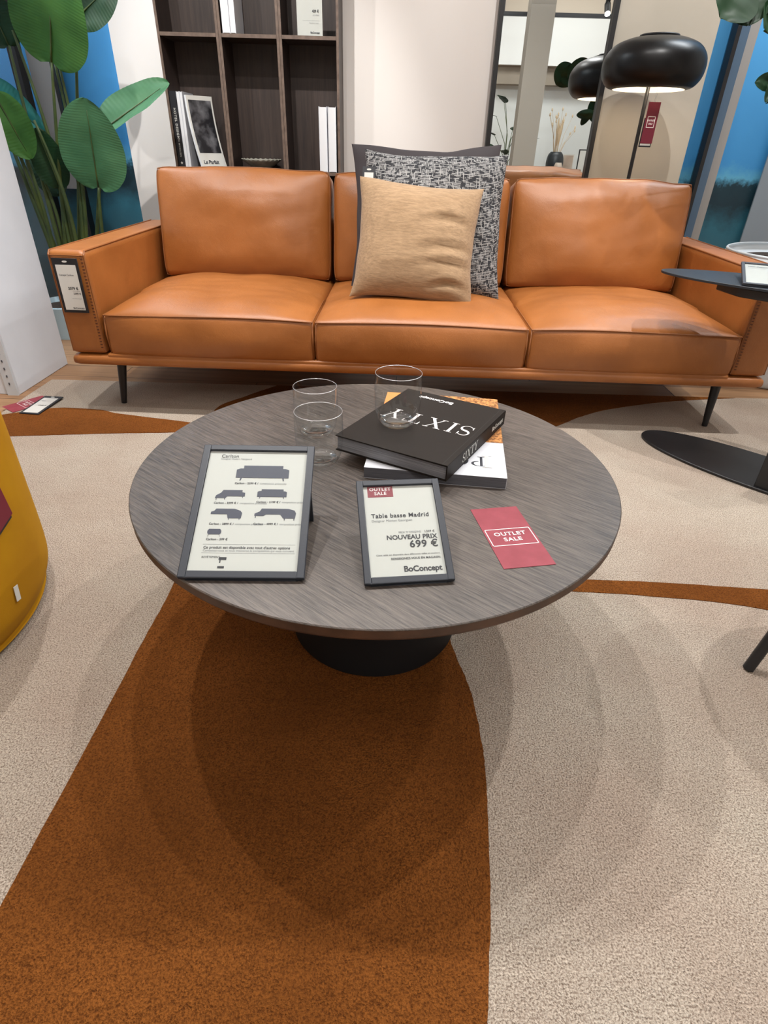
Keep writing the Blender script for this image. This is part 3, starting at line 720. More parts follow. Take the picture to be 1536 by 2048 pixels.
text('REVÊTEMENT', .0042, INK, r, PX(.11, .893)); 
sw = MB(); sw.box(bd+.27*pw, bd+.34*pw, bd+.087*ph, bd+.107*ph, .003, .0034); sw.box(bd+.28*pw, bd+.29*pw, bd+.065*ph, bd+.087*ph, .003, .0034); sw.box(bd+.27*pw, bd+.33*pw, bd+.025*ph, bd+.04*ph, .003, .0034); sw.build('swatch', INK, r)

r, W_, L, bd = sign_stand('small charcoal framed price sign with a red block reading 699 euros', (-.032, .588, zt), (.089, .606, zt), .166, math.radians(25.5), .0095)
pw, ph = W_-2*bd, L-2*bd
MB().box(bd+.06*pw, bd+.42*pw, bd+.875*ph, bd+ph, .003, .0033).build('red_block', RED, r)
text('OUTLET', .0078, WINK, r, PX(.24, .035, .0036), .02, 'CENTER', 1.12); text('SALE', .0078, WINK, r, PX(.24, .085, .0036), .02, 'CENTER', 1.12)
text('Table basse Madrid', .0098, INK, r, PX(.08, .345), .018, 'LEFT', 1.08)
text('Designer Morten Georgsen', .0052, INKG, r, PX(.08, .40), .0)
text('PRIX D’ORIGINE', .0044, INKG, r, PX(.74, .535), 0, 'RIGHT'); text('1049 €', .0052, INK, r, PX(.93, .535), .0, 'RIGHT')
text('NOUVEAU PRIX', .0100, INK, r, PX(.95, .59), .022, 'RIGHT', 1.0); text('699 €', .0155, INK, r, PX(.95, .668), .022, 'RIGHT', 1.08)
text('Cette table est disponible dans différentes tailles et couleurs', .0036, INK, r, PX(.95, .772), 0, 'RIGHT'); text('RENSEIGNEZ-VOUS EN MAGASIN', .0046, INK, r, PX(.95, .815), .012, 'RIGHT')
text('BoConcept', .0118, INK, r, PX(.95, .925), .025, 'RIGHT', .96)

# red card
def outlet_card(label, loc, rz, w_, h_, mt=RED, group=None, sc_=1.0):
    r = thing('sale_card', label, 'card', loc, rz, group)
    MB().box(-w_/2, w_/2, -h_/2, h_/2, 0, .0006).build('card', mt, r)
    fb_ = MB(); a, c_, t_ = .036*sc_, .0215*sc_, .0013*sc_; yo = -.004
    for bx in ((-a, a, c_-t_+yo, c_+yo), (-a, a, -c_+yo, -c_+t_+yo), (-a, -a+t_, -c_+yo, c_+yo), (a-t_, a, -c_+yo, c_+yo)): fb_.box(*bx, .0006, .0009)
    fb_.build('border', WINK, r)
    text('OUTLET', .0125*sc_, WINK, r, T(0, .0072*sc_+yo, .001), .02, 'CENTER', 1.12); text('SALE', .0125*sc_, WINK, r, T(0, -.0072*sc_+yo, .001), .02, 'CENTER', 1.12)
    return r
outlet_card('burgundy OUTLET SALE card lying on the right of the coffee table', (.182, .722, zt+.0002), math.radians(11.8), .078, .156)

# books on the table
def book(name, label, cx, cy_, z, w_, h_, t_, rz, cover, pages, hard=True, spine=1, group=None):
    r = thing(name, label, 'book', (cx, cy_, z), rz, group); c_ = .0022 if hard else .0006; ov = .003 if hard else 0
    cv = MB(); cv.box(-w_/2, w_/2, -h_/2, h_/2, 0, c_); cv.box(-w_/2, w_/2, -h_/2, h_/2, t_-c_, t_)
    sx = w_/2 if spine > 0 else -w_/2+c_
    cv.box(sx-c_, sx, -h_/2, h_/2, c_, t_-c_); cv.build('cover', cover, r, bevel=.0006 if hard else 0)
    MB().box(-w_/2+(ov if spine > 0 else c_), w_/2-(c_ if spine > 0 else ov), -h_/2+ov, h_/2-ov, c_, t_-c_).build('pages', pages, r)
    return r
lb = book('book', 'white and amber softcover book lying under the brown one on the table', .0885, 1.056, zt, .247, .366, .021, math.radians(-5), BKWHITE, mat('dark_page_block', (104, 104, 110), .6, stretch=(1, 1, 90), col2=(78, 78, 84), nscale=12), hard=False)
MB().box(-.1235, .1235, -.045, .183, .021, .0213).build('cover_photo', GOLD, lb); MB().box(-.1235, -.03, .03, .183, .0213, .0215).build('cover_photo', ORANGEP, lb)
serif_word('PO', .036, INK, lb, T(.054, -.128, .0212) @ Matrix.Rotation(PI, 4, 'Z'), gap=.06, wide=1.0); serif_word('N', .036, INK, lb, T(-.078, -.128, .0212) @ Matrix.Rotation(PI, 4, 'Z'))
serif_word('I', .045, mat('silver_ink', (200, 196, 190), .4), lb, T(.088, -.128, .0216) @ Matrix.Rotation(PI, 4, 'Z'), wide=1.2)
sb = book('book', 'dark brown hardcover book titled SIXTY stacked on top of the white one', .058, 1.0185, zt+.0216, .222, .282, .030, math.radians(-28), BOOKB, PAGES)
rot180 = Matrix.Rotation(PI, 4, 'Z')
serif_word('SIXTY', .044, WINK, sb, T(.002, .004, .0302) @ rot180, gap=.13, wide=.98)
text('BoConcept', .0165, WINK, sb, T(-.03, .112, .0305) @ rot180, .03, 'CENTER')
Ms = frame_M((.1113, 0, .015), (0, 1, 0), (0, 0, 1))
serif_word('SIXTY', .017, PAPER, sb, T(.1112, -.04, .015) @ Ms.to_3x3().to_4x4(), gap=.1); text('BoConcept', .013, PAPER, sb, T(.1116, .098, .015) @ Ms.to_3x3().to_4x4(), .03, 'CENTER')
rg = MB()
for rad, w2 in ((.085, .0035), (.055, .003)):
    pass
MB().box(.1005, .1013, -.141, .141, .0296, .0301).build('hinge_line', mat('hinge_groove', (22, 18, 16), .6), sb)

# drinking glasses
def tumbler(label, x, y, z):
    r = thing('drinking_glass', label, 'glass', (x, y, z), 0, 'clear glass tumblers on the coffee table')
    H, t_ = .1005, .0009
    outp = [(.0, .0006), (.020, .0004), (.0255, .0016), (.0325, .008), (.0385, .020), (.0415, .038), (.0428, .058), (.0430, .080), (.0424, H)]
    inn = [(.0424-t_, H), (.0430-t_, .080), (.0428-t_, .058), (.0413-t_, .038), (.0375-t_, .022), (.0295, .0125), (.018, .0095), (.0, .0088)]
    def res(pr, n=5):
        q = spline([(a, b2) for a, b2 in pr], n, 0); return [(max(0, a), b2) for a, b2 in q]
    MB().lathe(res(outp)[14:], 72, caps=False).build('glass_wall', GLASSW, r, smooth=True)
    MB().lathe([(0, .0008), (.022, .0006), (.0255, .0016), (.031, .0062), (.0325, .0079), (.0305, .0135), (.0295, .0122), (.018, .0093), (0, .0085)], 72).build('glass_base', GLASSB, r, smooth=True, merge=True)
    rim = [(.04195+.0006*math.cos(a*PI/4), H+.0006*math.sin(a*PI/4)) for a in range(9)]
    MB().lathe(rim, 72, caps=False).build('rim', GLASSR, r, smooth=True)
    return r
tumbler('clear glass tumbler on the table, nearest of the two beside the tall sign', -.134, .935, zt)
tumbler('clear glass tumbler on the table directly behind the other one', -.156, 1.057, zt)
tumbler('clear glass tumbler standing on top of the brown book', .004, 1.000, zt+.0516)

# ------------------------------------------------------------------ bookcase
BX0, BX1, BYF, BYB = -1.160, -.320, 3.32, 3.515
bc = thing('bookcase', 'dark smoked oak bookcase of open cubes behind the left of the sofa', 'bookcase', ((BX0+BX1)/2, BYF, 0)); WB = bc.location
BX0 = -1.142; cols = [(-1.142, -.862), (-.862, -.588), (-.588, -.318)]
lv = [.20, .743, 1.272, 1.80]
MB().box(-1.142, -.318, BYB-.008, BYB, 0, 2.2).build('back_panel', SHELFW, bc, world=WB)
for (a, c_) in cols:
    for x in (a, c_-.0125): MB().box(x+.0006, x+.0119, BYF, BYB-.008, 0, 2.2).build('side_panel', [SHELFW], bc, world=WB)
    for z in lv: MB().box(a+.0125, c_-.0131, BYF+.001, BYB-.008, z-.014, z).build('shelf', SHELFW, bc, world=WB)
    for x in (a, c_-.0125): MB().box(x+.0006, x+.0119, BYF-.0015, BYF, 0, 2.2).build('edge_strip', SHELFE, bc, world=WB)
    for z in lv: MB().box(a+.0125, c_-.0131, BYF-.0005, BYF+.001, z-.014, z).build('edge_strip', SHELFE, bc, world=WB)
SZ = .7432
# standing books: local x = thickness, y = depth, z = height
def standing(label, x, t_, h_, d_, cover, pages, z=SZ, y=BYF+.005, lean=0, group='books on the bookcase', spine_front=True):
    r = thing('book', label, 'book', (x, y, z), 0, group)
    r.rotation_euler = (0, lean, 0)
    c_ = .0016; cv = MB(); cv.box(0, c_, 0, d_, 0, h_); cv.box(t_-c_, t_, 0, d_, 0, h_)
    if spine_front: cv.box(c_, t_-c_, 0, c_, 0, h_)
    else: cv.box(c_, t_-c_, d_-c_, d_, 0, h_)
    cv.build('cover', cover, r); MB().box(c_, t_-c_, c_ if spine_front else .003, d_-(.003 if spine_front else c_), .003, h_-.003).build('pages', pages, r)
    return r
hb = standing('black hardcover with white spine lettering at the left end of the shelf', -1.128, .032, .312, .165, BKBLACK, PAGEW)
Mz = frame_M((0, 0, 0), (0, 0, -1), (1, 0, 0))
text('HOTEL DESIGN', .0150, PAPER, hb, T(.016, -.0006, .185) @ Mz, .02, 'CENTER', 1.25); text('STH MICKELSEN', .0105, PAPER, hb, T(.016, -.0006, .088) @ Mz, .01, 'CENTER', 1.1)
MB().prism([(.016+.006*math.cos(a*PI/2), .006*math.sin(a*PI/2)) for a in range(4)], 0, .0006, T(0, 0, .022) @ Matrix.Rotation(PI/2, 4, 'X')).build('emblem', PAPER, hb)
standing('thin white book next to the black hardcover', -1.094, .014, .312, .17, BKWHITE, PAGEW, spine_front=False)
standing('thin white book, second from the black hardcover', -1.079, .013, .312, .17, BKWHITE, PAGEW, spine_front=False)
# leaning magazine with the portrait cover
mg = thing('magazine', 'white magazine with dark photo cover leaning against the white books', 'magazine', (-1.058, BYF+.006, SZ+.001), 0)
mg.rotation_euler = (0, 0, math.radians(-25)); MW, MH = .155, .298
def bow(u, v, s_): return Vector((u*MW*.82+.02*0, 0, 0))
mm = MB()
def mgs(off):
    def g(s_, t):
        # sheet standing on its edge, leaning left at the top with a bow at the foot
        x = .055*(1-t)**1.8+s_*.052; y = s_*MW*.78; return Vector((x+off, y, t*MH))
    return g
th = .010
mm.grid(mgs(0), 6, 14); n0 = len(mm.v); gg = mgs(th); mm.grid(lambda s_, t: gg(1-s_, t), 6, 14)
for s_ in (0, 1):
    a, c_ = mgs(0), mgs(th)
    mm.grid((lambda s0: (lambda p, t: a(s0, t).lerp(c_(s0, t), p)))(s_), 1, 14)
mm.grid(lambda s_, p: mgs(0)(s_, 1).lerp(mgs(th)(s_, 1), p), 6, 1)
mm.build('pages', PAGEW, mg, merge=True)
cvm = MB(); g3 = mgs(th+.0006)
def sub(u0, u1, v0, v1):
    return lambda s_, t: g3(u0+(u1-u0)*s_, v0+(v1-v0)*t)
cvm.grid(sub(.06, .94, .22, .94), 6, 10); cvm.build('cover_photo', mat('dark_grey_photo_print', (30, 30, 34), .35, col2=(120, 120, 124), nscale=14, contrast=(.45, .72)), mg)
cvm = MB(); g3 = mgs(th+.0003); cvm.grid(sub(0, 1, 0, 1), 6, 10); cvm.build('cover', PAPER, mg)
pt = mgs(th+.0012)(.1, .09); d1 = mgs(th)(1, .09)-mgs(th)(0, .09)
text('Le Parfait', .024, INK, mg, frame_M(pt, d1, mgs(th)(.1, .2)-mgs(th)(.1, .05)), .02, 'LEFT', .9)
for k, (x, lab) in enumerate(((-.420, 'tall white book, left one of the pair at the right end of the shelf'), (-.376, 'tall white book standing against the right side of the bookcase'))):
    standing(lab, x, .0385, .270, .165, BKWHITE, PAGEW, spine_front=False)
# bowl
bwl = thing('bowl', 'shallow grey ribbed bowl on the middle shelf of the bookcase', 'bowl', (-.727, BYF+.085, SZ)); mb_ = MB(); n = 96
prf = [(.030, 0), (.034, .004), (.060, .018), (.088, .036), (.100, .046), (.097, .047), (.084, .040), (.055, .024), (0, .016)]
vs = []; fs = []
for i, (r_, z) in enumerate(prf):
    for k in range(n):
        a = 2*PI*k/n; rr = r_*(1+(.022*math.cos(a*24) if 1 < i < 5 else 0)*r_/.1); zz = z+(.0022*math.cos(a*24) if 3 <= i <= 5 else 0)
        vs.append((rr*math.cos(a), rr*math.sin(a), zz))
for i in range(len(prf)-1):
    for k in range(n): fs.append((i*n+k, i*n+(k+1) % n, (i+1)*n+(k+1) % n, (i+1)*n+k))
fs.append(tuple(reversed(range(n))))
mb_.add(vs, fs).build('body', BOWL, bwl, smooth=True)
# upper shelf
UZ = 1.2722
standing('white book on the upper shelf, left of two in the middle cube', -.843, .034, .27, .165, BKWHITE, PAGEW, UZ, spine_front=False)
standing('white book on the upper shelf, right of two in the middle cube', -.807, .024, .27, .165, BKWHITE, PAGEW, UZ, spine_front=False)
sg = thing('price_sign', 'white price card in a clear acrylic holder on the upper shelf', 'sign', (-.505, BYF+.012, UZ))
MB().box(-.0005, .113, .001, .003, .0, .18).build('paper', PAPER, sg); MB().box(-.003, .1155, -.001, .0008, .0, .182).build('acrylic_front', PANE, sg); MB().box(-.003, .1155, .001, .06, 0, .0008).build('acrylic_foot', PANE, sg)
Mf = frame_M((0, 0, 0), (1, 0, 0), (0, 0, 1))
text('429 €', .012, INK, sg, T(.098, -.0012, .086) @ Mf, .03, 'RIGHT'); text('prix affiché', .006, INKG, sg, T(.098, -.0012, .073) @ Mf, 0, 'RIGHT'); text('Bibliothèque', .007, INK, sg, T(.02, -.0012, .135) @ Mf)
text('disponible en magasin', .005, INKG, sg, T(.098, -.0012, .046) @ Mf, 0, 'RIGHT'); text('BoConcept', .009, INK, sg, T(.100, -.0012, .012) @ Mf, .03, 'RIGHT'); MB().box(.025, .1, .0006, .001, .053, .0535).build('rule', INKG, sg)

# ------------------------------------------------------------------ floor lamp
LX, LY = 1.065, 3.19
fl_ = thing('floor_lamp', 'black floor lamp with a wide dome shade behind the sofa on the right', 'lamp', (LX, LY, -.014)); WL = fl_.location
MB().lathe([(0, -.014), (.15, -.014), (.15, -.004), (.02, 0), (0, 0)], 64, (LX, LY)).build('base', BLACKM, fl_, smooth=True, angle=30, world=WL)
MB().tube([(LX, LY, -.004), (LX, LY, 1.115)], .0085, 20).build('pole', BLACKM, fl_, smooth=True, angle=40, world=WL)
so = spline([(.154, 1.102), (.182, 1.112), (.205, 1.14), (.213, 1.178), (.206, 1.218), (.178, 1.252), (.135, 1.272), (.09, 1.281), (.0, 1.284)], 6, 0)
si = [(max(0, a-.004), z-.004 if z > 1.2 else z) for a, z in reversed(so)]; si = [(a, max(1.1005, z)) for a, z in si]
MB().lathe(so, 96, (LX, LY), caps=False).build('shade', mat('black_lamp_lacquer', (8, 8, 10), .36, spec=.35), fl_, smooth=True, world=WL)
MB().lathe(si+[so[0]], 96, (LX, LY), caps=False).build('shade_lining', SHADEIN, fl_, smooth=True, world=WL)
MB().lathe([(0, 1.283), (.078, 1.2825), (.082, 1.286), (.080, 1.291), (0, 1.293)], 64, (LX, LY)).build('top_cap', BLACKM, fl_, smooth=True, world=WL)
MB().lathe([(.0086, 1.112), (.055, 1.115), (.055, 1.118), (.0086, 1.12)], 48, (LX, LY)).build('bulb_plate', SHADEIN, fl_, smooth=True, angle=30, world=WL)
for k in range(3):
    a = k*2*PI/3+.4; MB().lathe([(0, 1.122), (.012, 1.125), (.024, 1.142), (.026, 1.158), (.018, 1.175), (0, 1.182)], 20, (LX+.055*math.cos(a), LY+.055*math.sin(a))).build('bulb', BULB, fl_, smooth=True, world=WL)
pl = bpy.data.lights.new('lamp_bulb', 'POINT'); pl.energy = 4.0; pl.color = (1, .86, .68); pl.shadow_soft_size = .03
po = bpy.data.objects.new('lamp_bulb_light', pl); C.objects.link(po); po.location = (LX, LY-.06, 1.135)
tg = thing('hanging_tag', 'burgundy OUTLET SALE tag hanging on a cord from the lamp shade', 'tag', matrix=frame_M((1.052, 3.10, .896), (1, .0, 0), (0.0, 0, 1)) @ Matrix.Rotation(math.radians(0), 4, 'Z'))
MB().box(.0, .052, .006, .158, .0, .0012).build('card', REDB, tg); MB().box(-.003, .050, -.008, .10, -.004, -.001).build('price_card', BLACKM, tg); MB().box(.001, .046, -.002, .06, -.001, -.0004).build('paper', PAPER, tg)
MB().tube([(.026, .158, 0), (.030, .235, .0)], .0006, 6).build('cord', INKG, tg); MB().tube([(.022, .158, 0), (.024, .235, .0)], .0006, 6).build('cord', INKG, tg)
bb = MB()
for bx in ((.009, .043, .104, .1065), (.009, .043, .064, .0665), (.009, .0115, .064, .1065), (.0405, .043, .064, .1065)): bb.box(*bx, .0012, .0016)
bb.build('border', WINK, tg); text('OUTLET', .0082, WINK, tg, T(.026, .091, .0017), .04, 'CENTER'); text('SALE', .0082, WINK, tg, T(.026, .079, .0017), .04, 'CENTER')

# ------------------------------------------------------------------ side table (right)
def ell(cx, cy_, a, b_, ang, n=72, e=2.0):
    out = []
    for k in range(n):
        t = 2*PI*k/n; c_, s_ = math.cos(t), math.sin(t)
        x = a*math.copysign(abs(c_)**(2/e), c_); y = b_*math.copysign(abs(s_)**(2/e), s_)
        out.append((cx+x*math.cos(ang)-y*math.sin(ang), cy_+x*math.sin(ang)+y*math.cos(ang)))
    return out
st_ = thing('side_table', 'black metal side table with a pointed oval top at the right edge', 'table', (1.19, 1.67, 0)); WS = st_.location
MB().prism(ell(1.193, 1.667, .405, .135, math.radians(-45), e=2.1), .0018, .010).build('base_plate', BLACKM, st_, bevel=.002, world=WS)
MB().prism(ell(1.142, 1.79, .37, .132, math.radians(-34), e=1.85), .546, .553).build('tabletop', BLACKT, st_, bevel=.001, world=WS)
MB().prism([(.96, 1.87), (1.30, 1.65), (1.30, 1.55), (1.12, 1.63), (.98, 1.77)], .520, .546).build('top_bracket', BLACKM, st_, bevel=.003, world=WS)
pd = Vector((.707, -.707, 0)); pn = Vector((.707, .707, 0)); p0 = Vector((1.112, 1.572, 0))
MB().prism([tuple((p0+pd*a+pn*c_)[:2]) for a, c_ in ((0, 0), (.10, 0), (.10, .014), (0, .014))], .010, .545).build('post', BLACKM, st_, bevel=.002, world=WS)
r, W_, L, bd = sign_stand('black framed price sign standing on the right hand side table', (.975, 1.762, .5535), (1.115, 1.706, .5535), .185, math.radians(10), .009)
text('Table d’appoint', .0095, INK, r, T(bd+.008, L-bd-.02, .0034), .02); text('Designer Frans Schrofer', .0048, INKG, r, T(bd+.008, L-bd-.033, .0034))
text('399 €', .013, INK, r, T(W_-bd-.008, .075, .0034), .03, 'RIGHT'); text('disponible en magasin', .005, INKG, r, T(W_-bd-.008, .05, .0034), 0, 'RIGHT'); text('BoConcept', .011, INK, r, T(W_-bd-.008, .022, .0034), .03, 'RIGHT')

# ------------------------------------------------------------------ pouf (left)
pf = thing('pouf', 'round mustard yellow velvet pouf at the left edge of the picture', 'pouf', (-1.104, .842, 0)); WP = pf.location
def pr(z): return .0
prof = spline([(.0, .012), (.33, .012), (.352, .018), (.372, .05), (.380, .10), (.380, .30), (.378, .40), (.368, .432), (.34, .452), (.20, .465), (0, .468)], 6, 0)
MB().lathe([(max(0, a), z) for a, z in prof], 120, (-1.104, .842)).build('body', VELVET, pf, smooth=True, world=WP)
MB().lathe([(0, .0018), (.34, .0018), (.34, .0119), (0, .0119)], 96, (-1.104, .842)).build('foot_ring', BLACKM, pf, smooth=True, angle=30, world=WP)
MB().loop([(-1.104+.3765*math.cos(k*PI/60), .842+.3765*math.sin(k*PI/60), .405) for k in range(120)], .003).build('seam', mat('velvet_seam', (140, 98, 14), .7), pf, smooth=True, world=WP)
def on_pouf(px, py):
    d = _F + _R2*((px-768)/F_PX) - _U2*((py-1024)/F_PX); o0 = Vector((0, 0, CAM_H)); cx, cy_, R_ = -1.104, .842, .3805
    A_ = d.x**2+d.y**2; B_ = 2*(d.x*(-cx)+d.y*(-cy_)); C_ = cx*cx+cy_*cy_-R_*R_; t = (-B_-math.sqrt(max(0, B_*B_-4*A_*C_)))/(2*A_); return o0+d*t
p = on_pouf(32, 1186); nn = Vector((p.x+1.104, p.y-.842, 0)).normalized(); tt = Vector((0, 0, 1)).cross(nn)
cl_ = MB(); M_ = frame_M(p+nn*.002, (tt+Vector((0, 0, -.15))), (0.0, 0, 1)+Vector(tt)*0 if False else Vector((0, 0, 1)))
cl = MB().box(-.006, .006, -.016, .016, 0, .001).build('care_label', PAPER, pf); cl.matrix_world = M_
cl.parent = pf; cl.matrix_parent_inverse = Matrix.Translation(WP).inverted()
p = on_pouf(2, 1010); nn = Vector((p.x+1.104, p.y-.842, 0)).normalized(); tt = Vector((0, 0, 1)).cross(nn)
pt_ = thing('hanging_tag', 'dark burgundy tag hanging on the side of the yellow pouf', 'tag', matrix=frame_M(p+nn*.004, tt, (0, 0, 1)) @ Matrix.Rotation(.12, 4, 'Z'))
MB().box(-.07, .012, -.030, .045, 0, .001).build('card', REDB, pt_); MB().box(-.068, .008, -.036, .03, -.002, -.0005).build('price_card', BLACKM, pt_)

# ------------------------------------------------------------------ round stool table at the right edge
rs = thing('stool', 'black stool at the right edge with only one splayed leg showing', 'stool', (.945, .905, 0)); WR = rs.location
MB().lathe([(0, .50), (.195, .50), (.2, .505), (.2, .52), (.195, .525), (0, .525)], 80, (.945, .905)).build('seat', BLACKT, rs, smooth=True, angle=30, world=WR)
a0 = math.atan2(.823-.905, .724-.945)
for k in range(3):
    a = a0+k*2*PI/3; R_ = .235
    MB().tube([(.945+R_*math.cos(a), .905+R_*math.sin(a), .0022), (.945+.11*math.cos(a), .905+.11*math.sin(a), .50)], [.0105, .0125], 18).build('leg', BLACKM, rs, smooth=True, angle=40, world=WR)

# ------------------------------------------------------------------ cards on the rug, far left
outlet_card('burgundy OUTLET SALE card lying on the rug corner left of the sofa', (-1.395, 2.02, .0018), math.radians(-35), .085, .15, group=None)
swing_tag('price_tag', 'black framed price tag lying on the rug beside the burgundy card', frame_M((-1.375, 1.925, .0052), (1, -.06, .0), (.05, 1, .02)), .075, .165, [('Tapis', .008, .2, .7, 'LEFT', .01, INK), ('1299 €', .011, .8, .45, 'RIGHT', .02, INK)])

# ------------------------------------------------------------------ banana-leaf plant (left)
def leaf_mesh(base, tip, width, nrm, sag=.0, fold=.25, ribs=46, shape=.62, n=(60, 16), curl=0, wav=.004, seed=0):
    base, tip, nrm = Vector(base), Vector(tip), Vector(nrm); ax = (tip-base); L = ax.length; d = ax.normalized(); side = d.cross(nrm).normalized(); up = side.cross(d).normalized()
    def f(s_, t):
        v = s_*2-1
        w_ = width/2*max(0., 1-abs(2*(t*.992+.004)**(shape+.12)-1)**2.2)**.6
        p = base+d*(L*t)+up*(-sag*4*t*(1-t)*L*-.5)
        if t < .12: back = (.12-t)*abs(v)*L*.35
        else: back = 0
        z = fold*abs(v)*w_ + curl*v*v*w_ + wav*.075*math.sin(t*ribs*2.6+abs(v)*3.6)*(abs(v)**.6) + noise.noise(Vector((v*1.5+seed, t*3, seed)))*wav*2
        return p+side*(v*w_)-d*back+up*z
    return MB().grid(f, n[1], n[0]*3)
bpn = thing('banana_plant', 'tall banana leaf plant in a pale pot between the white pillar and sofa', 'plant', (-1.70, 3.02, -.014)); WN = bpn.location
MB().lathe([(0, -.014), (.135, -.014), (.155, .13), (.158, .142), (.150, .145), (.140, .12), (0, .12)], 64, (-1.70, 3.03)).build('pot', mat('pale_blue_pot', (178, 200, 208), .3), bpn, smooth=True, angle=40, world=WN)
MB().lathe([(.14, .121), (0, .124)], 40, (-1.70, 3.03), caps=False).build('soil', SOIL, bpn, world=WN)
ROOT = Vector((-1.66, 3.03, .12))
def pleaf(bpx, tpx, yb_, yt, wpx, mt, nrm=(0, -1, .15), stemend=None, **kw):
    b0 = at(bpx[0], bpx[1], yb_); t0 = at(tpx[0], tpx[1], yt); wd = (at(bpx[0]+wpx, bpx[1], yb_)-b0).length
    lf = leaf_mesh(b0, t0, wd, nrm, **kw).build('leaf', mt, bpn, smooth=True, world=WN)
    # midrib
    mid = MB(); pts = [b0.lerp(t0, k/8)+Vector(nrm).normalized()*.003 for k in range(8)]
    mid.tube(pts, [.004*(1-k/9) for k in range(8)], 6).build('midrib', STEM, lf, smooth=True, world=WN)
    # stem
    r0 = ROOT+Vector((random.uniform(-.05, .05), random.uniform(-.04, .04), 0)) if stemend is None else Vector(stemend)
    mids = [r0, r0.lerp(b0, .35)+Vector((random.uniform(-.015, .015), 0, .02)), r0.lerp(b0, .7)+Vector((random.uniform(-.012, .012), 0, .015)), b0]
    q = []
    for k in range(17):
        t = k/16; p_ = mids[0]*(1-t)**3+mids[1]*3*t*(1-t)**2+mids[2]*3*t*t*(1-t)+mids[3]*t**3; q.append(p_)
    MB().tube(q, [.013-.008*k/16 for k in range(17)], 10).build('stem', STEM, bpn, smooth=True, world=WN)
    return lf
pleaf((103, 124), (98, -110), 2.92, 2.84, 152, LEAFA, ribs=90, shape=.55, fold=.10, wav=.006, seed=1)
pleaf((197, 374), (170, 196), 2.95, 2.84, 118, LEAFB, nrm=(.15, -1, .1), ribs=80, shape=.62, fold=.08, seed=2, stemend=(-1.50, 3.03, .12))
pleaf((205, 262), (338, 166), 3.02, 3.14, 88, LEAFB, nrm=(-.3, -.7, .6), shape=.6, fold=.35, seed=3, stemend=(-1.58, 3.06, .12))
pleaf((-10, 190), (62, 318), 2.80, 2.86, 78, LEAFA, nrm=(.3, -1, .2), shape=.6, fold=.3, seed=4)
pleaf((-25, 165), (92, 268), 3.0, 3.12, 56, mat_leaf('leaf_teal_lit', (36, 110, 110), (48, 130, 126)), nrm=(.2, -.8, .5), shape=.55, fold=.2, seed=5)  # teal light falling on this leaf is put into its colour
pleaf((18, 90), (-40, -30), 3.0, 2.95, 90, LEAFC, seed=6)
pleaf((150, 40), (232, -40), 3.12, 3.15, 90, LEAFC, nrm=(0, -1, .2), seed=7)
pleaf((122, 385), (58, 262), 3.1, 3.16, 70, LEAFC, seed=8, stemend=(-1.62, 3.08, .12))
pleaf((120, 372), (72, 255), 2.97, 2.93, 62, LEAFC, nrm=(.2, -1, .2), seed=12, stemend=(-1.63, 3.0, .12))
for k, (px, py, y) in enumerate(((25, 60, 2.95), (68, 240, 2.9), (108, 120, 3.0), (-30, 130, 2.88), (118, 130, 2.97), (60, 300, 3.0))):
    b0 = at(px, py, y); r0 = ROOT+Vector((random.uniform(-.06, .06), random.uniform(-.05, .05), 0))
    q = []
    for j in range(15):
        t = j/14; p_ = r0.lerp(b0, t)+Vector((.05*math.sin(PI*t), 0, .03*math.sin(PI*t))); q.append(p_)
    MB().tube(q, [.012-.007*j/14 for j in range(15)], 10).build('stem', STEM, bpn, smooth=True, world=WN)

# ------------------------------------------------------------------ leafy plant in white planter (right)
fp = thing('fig_plant', 'green leafy plant in a round white planter beyond the right sofa arm', 'plant', (1.70, 2.66, -.014)); WF = fp.location
MB().lathe(spline([(0, -.014), (.12, -.014), (.15, .0), (.17, .08), (.22, .25), (.285, .45), (.305, .515), (.309, .530), (.300, .532), (.290, .50), (.0, .485)], 5, 0), 90, (1.70, 2.66)).build('pot', POTW, fp, smooth=True, angle=50, world=WF)
MB().lathe([(.27, .497), (0, .5)], 40, (1.70, 2.66), caps=False).build('soil', SOIL, fp, world=WF)
trunk = [Vector((1.76, 2.64, .48)), Vector((1.77, 2.60, .8)), Vector((1.74, 2.56, 1.15)), Vector((1.70, 2.52, 1.5)), Vector((1.72, 2.5, 1.9))]
MB().tube(trunk, [.014, .013, .011, .009, .006], 10).build('stem', STEM, fp, smooth=True, world=WF)
def fleaf(bpx, tpx, y, wd, nrm, mt=LEAFC, seed=0):
    b0 = at(*bpx, y); t0 = at(*tpx, y-.05)
    lf = leaf_mesh(b0, t0, wd, nrm, shape=.75, fold=.15, ribs=14, seed=seed, n=(10, 8)).build('leaf', mt, fp, smooth=True, world=WF)
    k = min(trunk[1:], key=lambda q_: (q_-b0).length)
    MB().tube([k, k.lerp(b0, .5)+Vector((0, 0, .02)), b0], [.004, .003, .002], 6).build('twig', STEM, fp, smooth=True, world=WF)
for i, a in enumerate([((1500, -30), (1440, 35), 2.4, .15, (0, -1, .3)), ((1495, -40), (1497, 52), 2.42, .15, (0, -1, .2)), ((1560, 30), (1528, 60), 2.4, .12, (0, -1, .2)), ((1545, -35), (1470, 15), 2.45, .13, (0, -1, .6)),
                       ((1560, 165), (1510, 165), 2.4, .055, (0, -1, .2)), ((1560, 150), (1532, 205), 2.38, .05, (0, -1, .2)), ((1570, 100), (1600, 200), 2.4, .12, (0, -1, .2)), ((1600, -40), (1570, 60), 2.4, .14, (0, -1, .2))]):
    fleaf(*a, seed=i+20)
